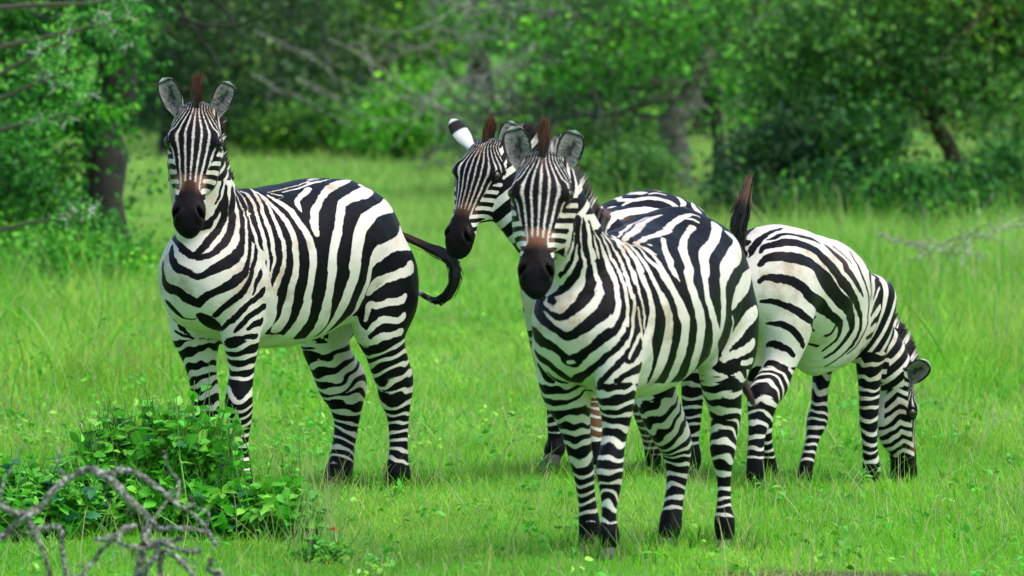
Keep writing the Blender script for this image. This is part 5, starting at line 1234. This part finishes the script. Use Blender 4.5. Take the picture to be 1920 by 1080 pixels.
BLACK, RUST, IVORY = np.array([.012, .011, .012]), np.array([.17, .055, .02]), np.array([.70, .68, .63])
def make_mane(z, root_obj, zi):
    bag = Bag()
    st = catmull([q[:9] for q in z['neck']], 60)
    P = st[:, :3]; T = unit(np.gradient(P, axis=0)); Sd = unit(st[:, 3:6]); Sd = unit(Sd - T * (Sd * T).sum(1)[:, None]); U = np.cross(T, Sd)
    crest = P + U * st[:, 7:8]
    lo = int(60 * z['mane'][0]); n = 5200
    i = rng.uniform(lo, 58.9, n); k = i.astype(int); f = (i - k)[:, None]
    r0 = crest[k] * (1 - f) + crest[k + 1] * f
    Uu, Ss, Tt = U[k], Sd[k], T[k]
    frac = (i - lo) / (59 - lo)
    r0 = r0 + Uu * .010 + Ss * rng.normal(0, .011, n)[:, None]
    d = Uu + Tt * (.12 + .3 * frac)[:, None] * z['mane'][1] + Ss * rng.normal(0, .07, n)[:, None] + rng.normal(0, .045, (n, 3))
    ln = (.065 + .055 * np.sin(np.clip(frac * 1.15, 0, 1) * np.pi * .62)) * rng.uniform(.8, 1.12, n) * z['scale'] * z['mane'][2]
    arc = np.concatenate([[0], np.cumsum(np.linalg.norm(np.diff(crest, axis=0), axis=1))])
    s = np.interp(i, np.arange(60), arc)
    band = (np.cos(2 * np.pi * s / .085 + zi) > .70) & (rng.uniform(size=n) < .85)
    base = np.where(band[:, None], IVORY, BLACK)
    def colf(j, t):
        c = base[j].copy()
        tip = smooth(t, .62, .9)[:, None]
        return c * (1 - tip) + (BLACK * 2 + RUST * .12) * tip
    V, F, c = hair(r0, d, ln, np.full(n, .0062), .08, 3, colf); bag.add(V, F, c)
    # forelock standing up between the ears
    o, L, Fc, S, hs = head_axes(z)
    n = 620
    tt = rng.uniform(-.035, .035, n)
    off = np.interp(tt, [-.02, .01, .06], [-.055, -.035, -.025]) + np.interp(tt, [-.02, .01, .06], [.03, .046, .062])
    r0 = o + hs * (L * tt[:, None] + Fc * (off - .012)[:, None] + S * rng.normal(0, .0048, n)[:, None])
    up = unit(-L * .93 + Fc * .30 + np.array(z['lock'][:3]))
    d = up + rng.normal(0, .05, (n, 3)) + S * rng.normal(0, .03, n)[:, None]
    ln = (z['lock'][3] - 1.2 * np.abs(tt)) * rng.uniform(.75, 1.08, n)
    def colf2(j, t):
        tip = smooth(t, .48, .95)[:, None]
        return BLACK * 1.6 * (1 - tip) + RUST * .7 * (1.0 + .3 * np.sin(j * 1.7))[:, None] * tip
    V, F, c = hair(r0, d, ln, np.full(n, .0055), .06, 3, colf2); bag.add(V, F, c)
    bag.build('mane', HAIR, root_obj, False)

def make_ear(z, root_obj, sg, base, axis, face, length, width):
    """cupped ear: outer and inner skin, white rim tip with a dark band behind, grey hair inside"""
    A = unit(axis); Fn = unit(np.array(face) - A * (np.array(face) @ A)); B = np.cross(Fn, A)
    nu, nv = 26, 21
    u = np.linspace(0, 1, nu)[:, None]; v = np.linspace(-1, 1, nv)[None]
    prof = np.interp(u, [0, .08, .2, .4, .58, .72, .84, .92, .97, 1], [.48, .50, .64, .92, 1, .98, .84, .62, .36, .06])
    ang = v * np.interp(u, [0, .25, .6, 1], [2.5, 1.75, 1.35, 1.1])
    hw = width * .5
    x = hw * prof * np.sin(ang) / np.maximum(np.sin(np.minimum(np.abs(ang).max(1, keepdims=True), np.pi / 2)), .3)
    dep = -hw * prof * (np.cos(ang) - np.cos(ang[:, -1:])) * .62
    h = length * (u + 0 * v)
    def surf(dx):
        return base + A * h[..., None] + B * (x * dx)[..., None] + Fn * (dep * dx)[..., None] + Fn * (np.sin(u * 2.2) * .012)[..., None]
    bag = Bag()
    i = np.arange(nu - 1)[:, None] * nv; j = np.arange(nv - 1)[None]
    Q = np.stack([i + j, i + j + 1, i + nv + j + 1, i + nv + j], -1).reshape(-1, 4)
    av = np.abs(v) + 0 * u; uu = u + 0 * v
    nz = sines(np.stack([uu.ravel() * 3, v.ravel().repeat(1) if False else np.tile(v.ravel(), nu) * 2], 1), 8, 5).reshape(nu, nv)
    inner = np.full((nu, nv, 3), .26) * np.array([1, .98, .93])
    dk = np.clip(1 - np.abs(av - .12) / .5, 0, 1) * smooth(uu, .12, .3) * (1 - smooth(uu, .72, .9)) * np.clip(.75 + .7 * nz, 0, 1)
    inner = inner * (1 - dk[..., None] * .98) * .95
    inner = inner + (smooth(av, .62, .80) * .20 * (1 - smooth(av, .9, .97)))[..., None]
    xr = np.abs(x) / np.maximum(np.abs(x).max(1, keepdims=True), 1e-5)
    rim = np.maximum(np.maximum(smooth(xr, .86, .92), smooth(av, .72, .8)) * smooth(uu, .22, .38), smooth(uu, .86, .90))
    inner = inner * (1 - rim[..., None] * .95)
    tip = smooth(uu, .94, .965)
    inner = inner * (1 - tip[..., None]) + .72 * tip[..., None]
    outer = np.full((nu, nv, 3), .74) * np.array([1, .98, .95])
    bd = smooth(uu, .58, .64) * (1 - smooth(uu, .90, .93))
    bd = np.maximum(bd, smooth(av, .93, .97) * smooth(uu, .3, .45) * (1 - smooth(uu, .9, .93)))
    outer = outer * (1 - bd[..., None] * .975)
    bag.add(surf(.93).reshape(-1, 3) + Fn * .002, Q, inner.reshape(-1, 3))
    bag.add(surf(1.0).reshape(-1, 3) - Fn * .003, Q[:, ::-1], outer.reshape(-1, 3))
    n0 = nu * nv
    ring = [k * nv for k in range(nu)] + [(nu - 1) * nv + k for k in range(1, nv)] + [k * nv + nv - 1 for k in range(nu - 2, -1, -1)]
    bag.F.append(np.array([(a, b, b + n0, a + n0) for a, b in zip(ring[:-1], ring[1:])]))
    # pale hairs across the mouth of the ear
    m = 130
    hu = rng.uniform(.05, .85, m); hv_ = rng.choice([-1, 1], m) * rng.uniform(.55, .9, m)
    ii = (hu * (nu - 1)).astype(int); jj = ((hv_ + 1) / 2 * (nv - 1)).astype(int)
    r0 = surf(.93)[ii, jj]
    d = -B * np.sign(hv_)[:, None] + Fn * .12 + A * rng.normal(.25, .3, m)[:, None]
    V, F, c = hair(r0, d, rng.uniform(.012, .034, m), np.full(m, .0022), .2, 2, lambda j_, t: np.array([.42, .41, .37]) * np.ones((len(j_), 1)) * (1 - .4 * t[:, None]))
    bag.add(V, F, c)
    bag.build('ear', EARM, root_obj, True)

def make_tail(z, root_obj, zi):
    path, tuft0, rad, tipc = z['tail']
    c = catmull(path, 40)
    bag = Bag()
    t = np.linspace(0, 1, 40)
    stem = t < tuft0 + .25
    V, Q = tube(c[stem], (rad * (1 - .45 * t[stem] / t[stem][-1])), 10)
    tt = np.repeat(t[stem], 10)
    ring = np.cos(2 * np.pi * tt / .085) > -.1
    col = np.where((ring & (tt < tuft0))[:, None], BLACK, IVORY * .9); col[tt >= tuft0] = BLACK
    bag.add(V, Q, col)
    n = 760
    T = np.gradient(c, axis=0)
    s0 = rng.uniform(tuft0 - .06, .80, n)
    L = np.linalg.norm(np.diff(c, axis=0), axis=1).sum()
    seg = 6
    rows = []
    ph = rng.normal(size=(n, 3)); ph = ph / np.linalg.norm(ph, axis=1, keepdims=True)
    ln = rng.uniform(.22, .55, n)
    wd = .0045
    fan = rad * rng.uniform(.3, 1.55, n); stray = rng.uniform(size=n) < .08; fan[stray] *= 1.5
    for k in range(seg + 1):
        s = np.clip(s0 + ln * k / seg, 0, 1.0 + .0 * s0); over = np.maximum(s0 + ln * k / seg - 1, 0)
        idx = s * 39; a = np.minimum(idx.astype(int), 38); f = (idx - a)[:, None]
        p = c[a] * (1 - f) + c[a + 1] * f + unit(T[a]) * (over * L)[:, None]
        q = ph - unit(T[a]) * (ph * unit(T[a])).sum(1)[:, None]
        p = p + q * (fan * np.sin(np.clip((s - tuft0 + .1) / (1.05 - tuft0), .15, 1) * 2.5) ** .8)[:, None] + rng.normal(0, .0015, (n, 3))
        rows.append(p)
    side = unit(np.cross(T[0] + 0 * ph, ph) + 1e-4)
    Vs = []
    for k in range(seg):
        w = wd * (1 - .6 * k / seg); Vs += [rows[k] - side * w, rows[k] + side * w]
    Vs.append(rows[seg]); kk = 2 * seg + 1
    V = np.stack(Vs, 1).reshape(-1, 3)
    b = np.arange(n)[:, None] * kk
    F = [np.vstack([b + np.array([2 * i, 2 * i + 1, 2 * i + 3, 2 * i + 2]) for i in range(seg - 1)]), b + np.array([2 * seg - 2, 2 * seg - 1, 2 * seg])]
    tp = np.concatenate([np.repeat(np.arange(seg) / seg, 2), [1.0]])
    pos = np.clip(np.repeat(s0, kk) + np.repeat(ln, kk) * np.tile(tp, n), 0, 1)
    m = smooth(pos, .82 if zi == 3 else .88, 1.0)[:, None]
    bag.add(V, F, BLACK * 1.3 * (1 - m) + np.array(tipc) * m)
    bag.build('tail', HAIR, root_obj, False)

def make_hoof(z, root_obj, leg, ground):
    q = np.array(leg[-1]); p0 = q[:3].copy(); r = q[3]
    top = p0 + np.array([.004, 0, -.004])
    toe = np.array([p0[0] + z['toe'] * .8, p0[1], ground])
    n = 20; a = np.linspace(0, 2 * np.pi, n, endpoint=False)
    H = max(top[2] - ground, .02)
    rows = []
    for f, k in ((0, .92), (.12, 1.05), (.5, 1.16), (.9, 1.30), (1.0, 1.27)):
        c = top + (toe - top) * f
        rows.append(np.stack([c[0] + r * k * (1.12 * np.cos(a)), c[1] + r * k * np.sin(a), np.full(n, c[2])], 1))
    V = np.vstack(rows + [toe[None], top[None]])
    Q = np.array([(i * n + j, i * n + (j + 1) % n, (i + 1) * n + (j + 1) % n, (i + 1) * n + j) for i in range(4) for j in range(n)])[:, ::-1]
    Tn = np.array([(4 * n + j, 4 * n + (j + 1) % n, 5 * n) for j in range(n)] + [((j + 1) % n, j, 5 * n + 1) for j in range(n)])
    mesh_obj('hoof', V, [Q, Tn], HOOF, root_obj, True)

ZL = [('alert zebra at the left facing the camera with a tail curled to the side', (-.604, 28.1)),
      ('zebra at the back looking left with its body hidden by the nearest zebra', None),
      ('nearest zebra facing the camera in front of two others', None),
      ('grazing zebra at the right with its head down in the grass', None)]
EX = [dict(rings=(.62, .66), nose_rust=.95, mane=(.42, 1.0, .36), lock=(0, 0, .1, .165), toe=.05,
           ears=[(1, .072, .0, (-.93, .36, .28), (-.1, .30, 1), .165, .092), (-1, .072, .0, (-.93, -.46, .28), (-.1, -.30, 1), .178, .098)]),
      dict(rings=(.66, .66), nose_rust=.35, mane=(.40, .8, 1.1), lock=(0, 0, .05, .14), toe=.05,
           ears=[(1, .072, .0, (-.93, .12, .1), (-.1, .5, 1), .165, .085), (-1, .072, .0, (-.80, -.85, .15), (.1, -.45, -1), .205, .082)]),
      dict(rings=(.66, .66), nose_rust=.95, mane=(.36, .45, 1.15), lock=(0, 0, .12, .165), toe=.05,
           ears=[(1, .074, .02, (-.93, .26, .28), (-.1, .26, 1), .172, .105), (-1, .074, .02, (-.93, -.26, .28), (-.1, -.22, 1), .180, .112)]),
      dict(rings=(.50, .50), nose_rust=.6, mane=(.40, -.2, .75), lock=(0, 0, 0, .10), toe=.045,
           ears=[(1, .066, .0, (-.85, .45, .5), (.3, 1, .3), .14, .075), (-1, .066, .0, (-.72, -.25, .72), (.2, -1, -.1), .19, .115)])]
TAILS = [
    # path in the animal's own frame, start of the tuft, stem radius, colour of the ends
    ([(-.55, .0, 1.06), (-.63, .0, .98), (-.66, .02, .90), (-.66, .08, .845), (-.66, .16, .80), (-.66, .235, .775), (-.66, .31, .82), (-.66, .335, .90), (-.66, .29, .96), (-.66, .21, .99), (-.66, .12, 1.02)], .47, .016, (.07, .035, .02)),
    ([(-.56, 0, 1.02), (-.62, 0, .96), (-.64, .0, .80), (-.63, .0, .62), (-.62, .02, .42)], .45, .024, (.02, .015, .012)),
    ([(-.57, .0, 1.06), (-.64, .0, .98), (-.67, .03, .86), (-.655, .06, .76), (-.65, .08, .69), (-.655, .11, .63)], .42, .019, (.05, .026, .015)),
    ([(-.49, 0, .95), (-.53, 0, .99), (-.545, .0, 1.06), (-.54, -.015, 1.14), (-.53, -.03, 1.22)], .10, .027, (.20, .11, .075))]

def build_zebra(zi):
    z = dict(SPEC[zi]); z.update(EX[zi]); z['tail'] = TAILS[zi]
    V, Q = zebra_mesh(z, .0055)
    coat, rust = paint(z, V, MARKS[zi], zi)
    V = V + .0045 * np.stack([sines(V, 300 + k + 10 * zi, 17) for k in range(3)], 1) * smooth(V[:, 2], .25, .7)[:, None] * (np.linalg.norm(V - np.array(z['head'][:3]), axis=1) > .5)[:, None]
    root = empty('zebra', (z['loc'][0], z['loc'][1], 0), math.pi / 2 - z['th'])
    tag(root, ZL[zi][0], 'zebra', 'zebras on the meadow')
    mesh_obj('body', V, [Q], HIDE, root, True, attrs=dict(coat=coat, rust=rust))
    o, L, Fc, S, hs = head_axes(z)
    for sg in (-1, 1):
        c = o + hs * (L * .148 + S * sg * .103 + Fc * .010)
        n, k = 16, 10
        a = np.linspace(0, 2 * np.pi, n, endpoint=False); b = np.linspace(-np.pi / 2, np.pi / 2, k)
        E_ = np.stack([np.outer(np.cos(b), np.cos(a)), np.outer(np.cos(b), np.sin(a)), np.outer(np.sin(b), np.ones(n))], -1).reshape(-1, 3)
        i = np.arange(k - 1)[:, None] * n; j = np.arange(n)[None]
        Qe = np.stack([i + j, i + (j + 1) % n, i + n + (j + 1) % n, i + n + j], -1).reshape(-1, 4)
        mesh_obj('eye', c + E_ * .0235 * hs, [Qe], EYE, root, True)
    for sg, sx, tt, ax, fc, ln, wd in z['ears']:
        ax = L * -ax[0] * -1 + S * ax[1] + Fc * ax[2] if False else L * ax[0] + S * ax[1] + Fc * ax[2]
        base = o + hs * (L * (.02 + tt) + S * sg * sx - Fc * .028)
        make_ear(z, root, sg, base, ax, L * fc[0] + S * fc[1] + Fc * fc[2], ln * hs, wd * hs)
    make_mane(z, root, zi)
    make_tail(z, root, zi)
    cs, sn = math.cos(math.pi / 2 - z['th']), math.sin(math.pi / 2 - z['th'])
    for leg in z['legs']:
        q = leg[-1]
        wx, wy = z['loc'][0] + cs * q[0] - sn * q[1], z['loc'][1] + sn * q[0] + cs * q[1]
        make_hoof(z, root, leg, float(gz(wx, wy)))
    return root
for zi in range(4): build_zebra(zi)

def hoof_tufts():
    """darker ungrazed tufts around the feet"""
    bag = Bag()
    for z in SPEC:
        cs, sn = math.cos(math.pi / 2 - z['th']), math.sin(math.pi / 2 - z['th'])
        for leg in z['legs']:
            q = leg[-1]
            x, y = z['loc'][0] + cs * q[0] - sn * q[1], z['loc'][1] + sn * q[0] + cs * q[1]
            n = 150
            a, r_ = rng.uniform(0, 2 * np.pi, n), .045 + .11 * rng.uniform(0, 1, n) ** .8
            bx, by = x + .02 + r_ * np.cos(a), y + r_ * np.sin(a) * 1.4
            root = np.stack([bx, by, gz(bx, by) - .003], 1)
            d = np.stack([rng.normal(0, .35, n), rng.normal(0, .35, n), np.ones(n)], 1)
            V, F, k = blades(root, d, rng.uniform(.045, .115, n), rng.uniform(.003, .005, n), .35, 3)
            col = np.where((rng.uniform(size=n) < .25)[:, None], np.array([.42, .45, .18]), np.array([.11, .40, .02])) * rng.uniform(.45, 1.1, n)[:, None]  # dark tuft green doubles as painted contact shade
            bag.add(V, F, np.repeat(col, k, 0))
    o = bag.build('grass_tuft', GRASS, smooth=False)
    tag(o, 'darker longer grass tufts standing round the hooves', 'grass tufts', kind='stuff')
hoof_tufts()
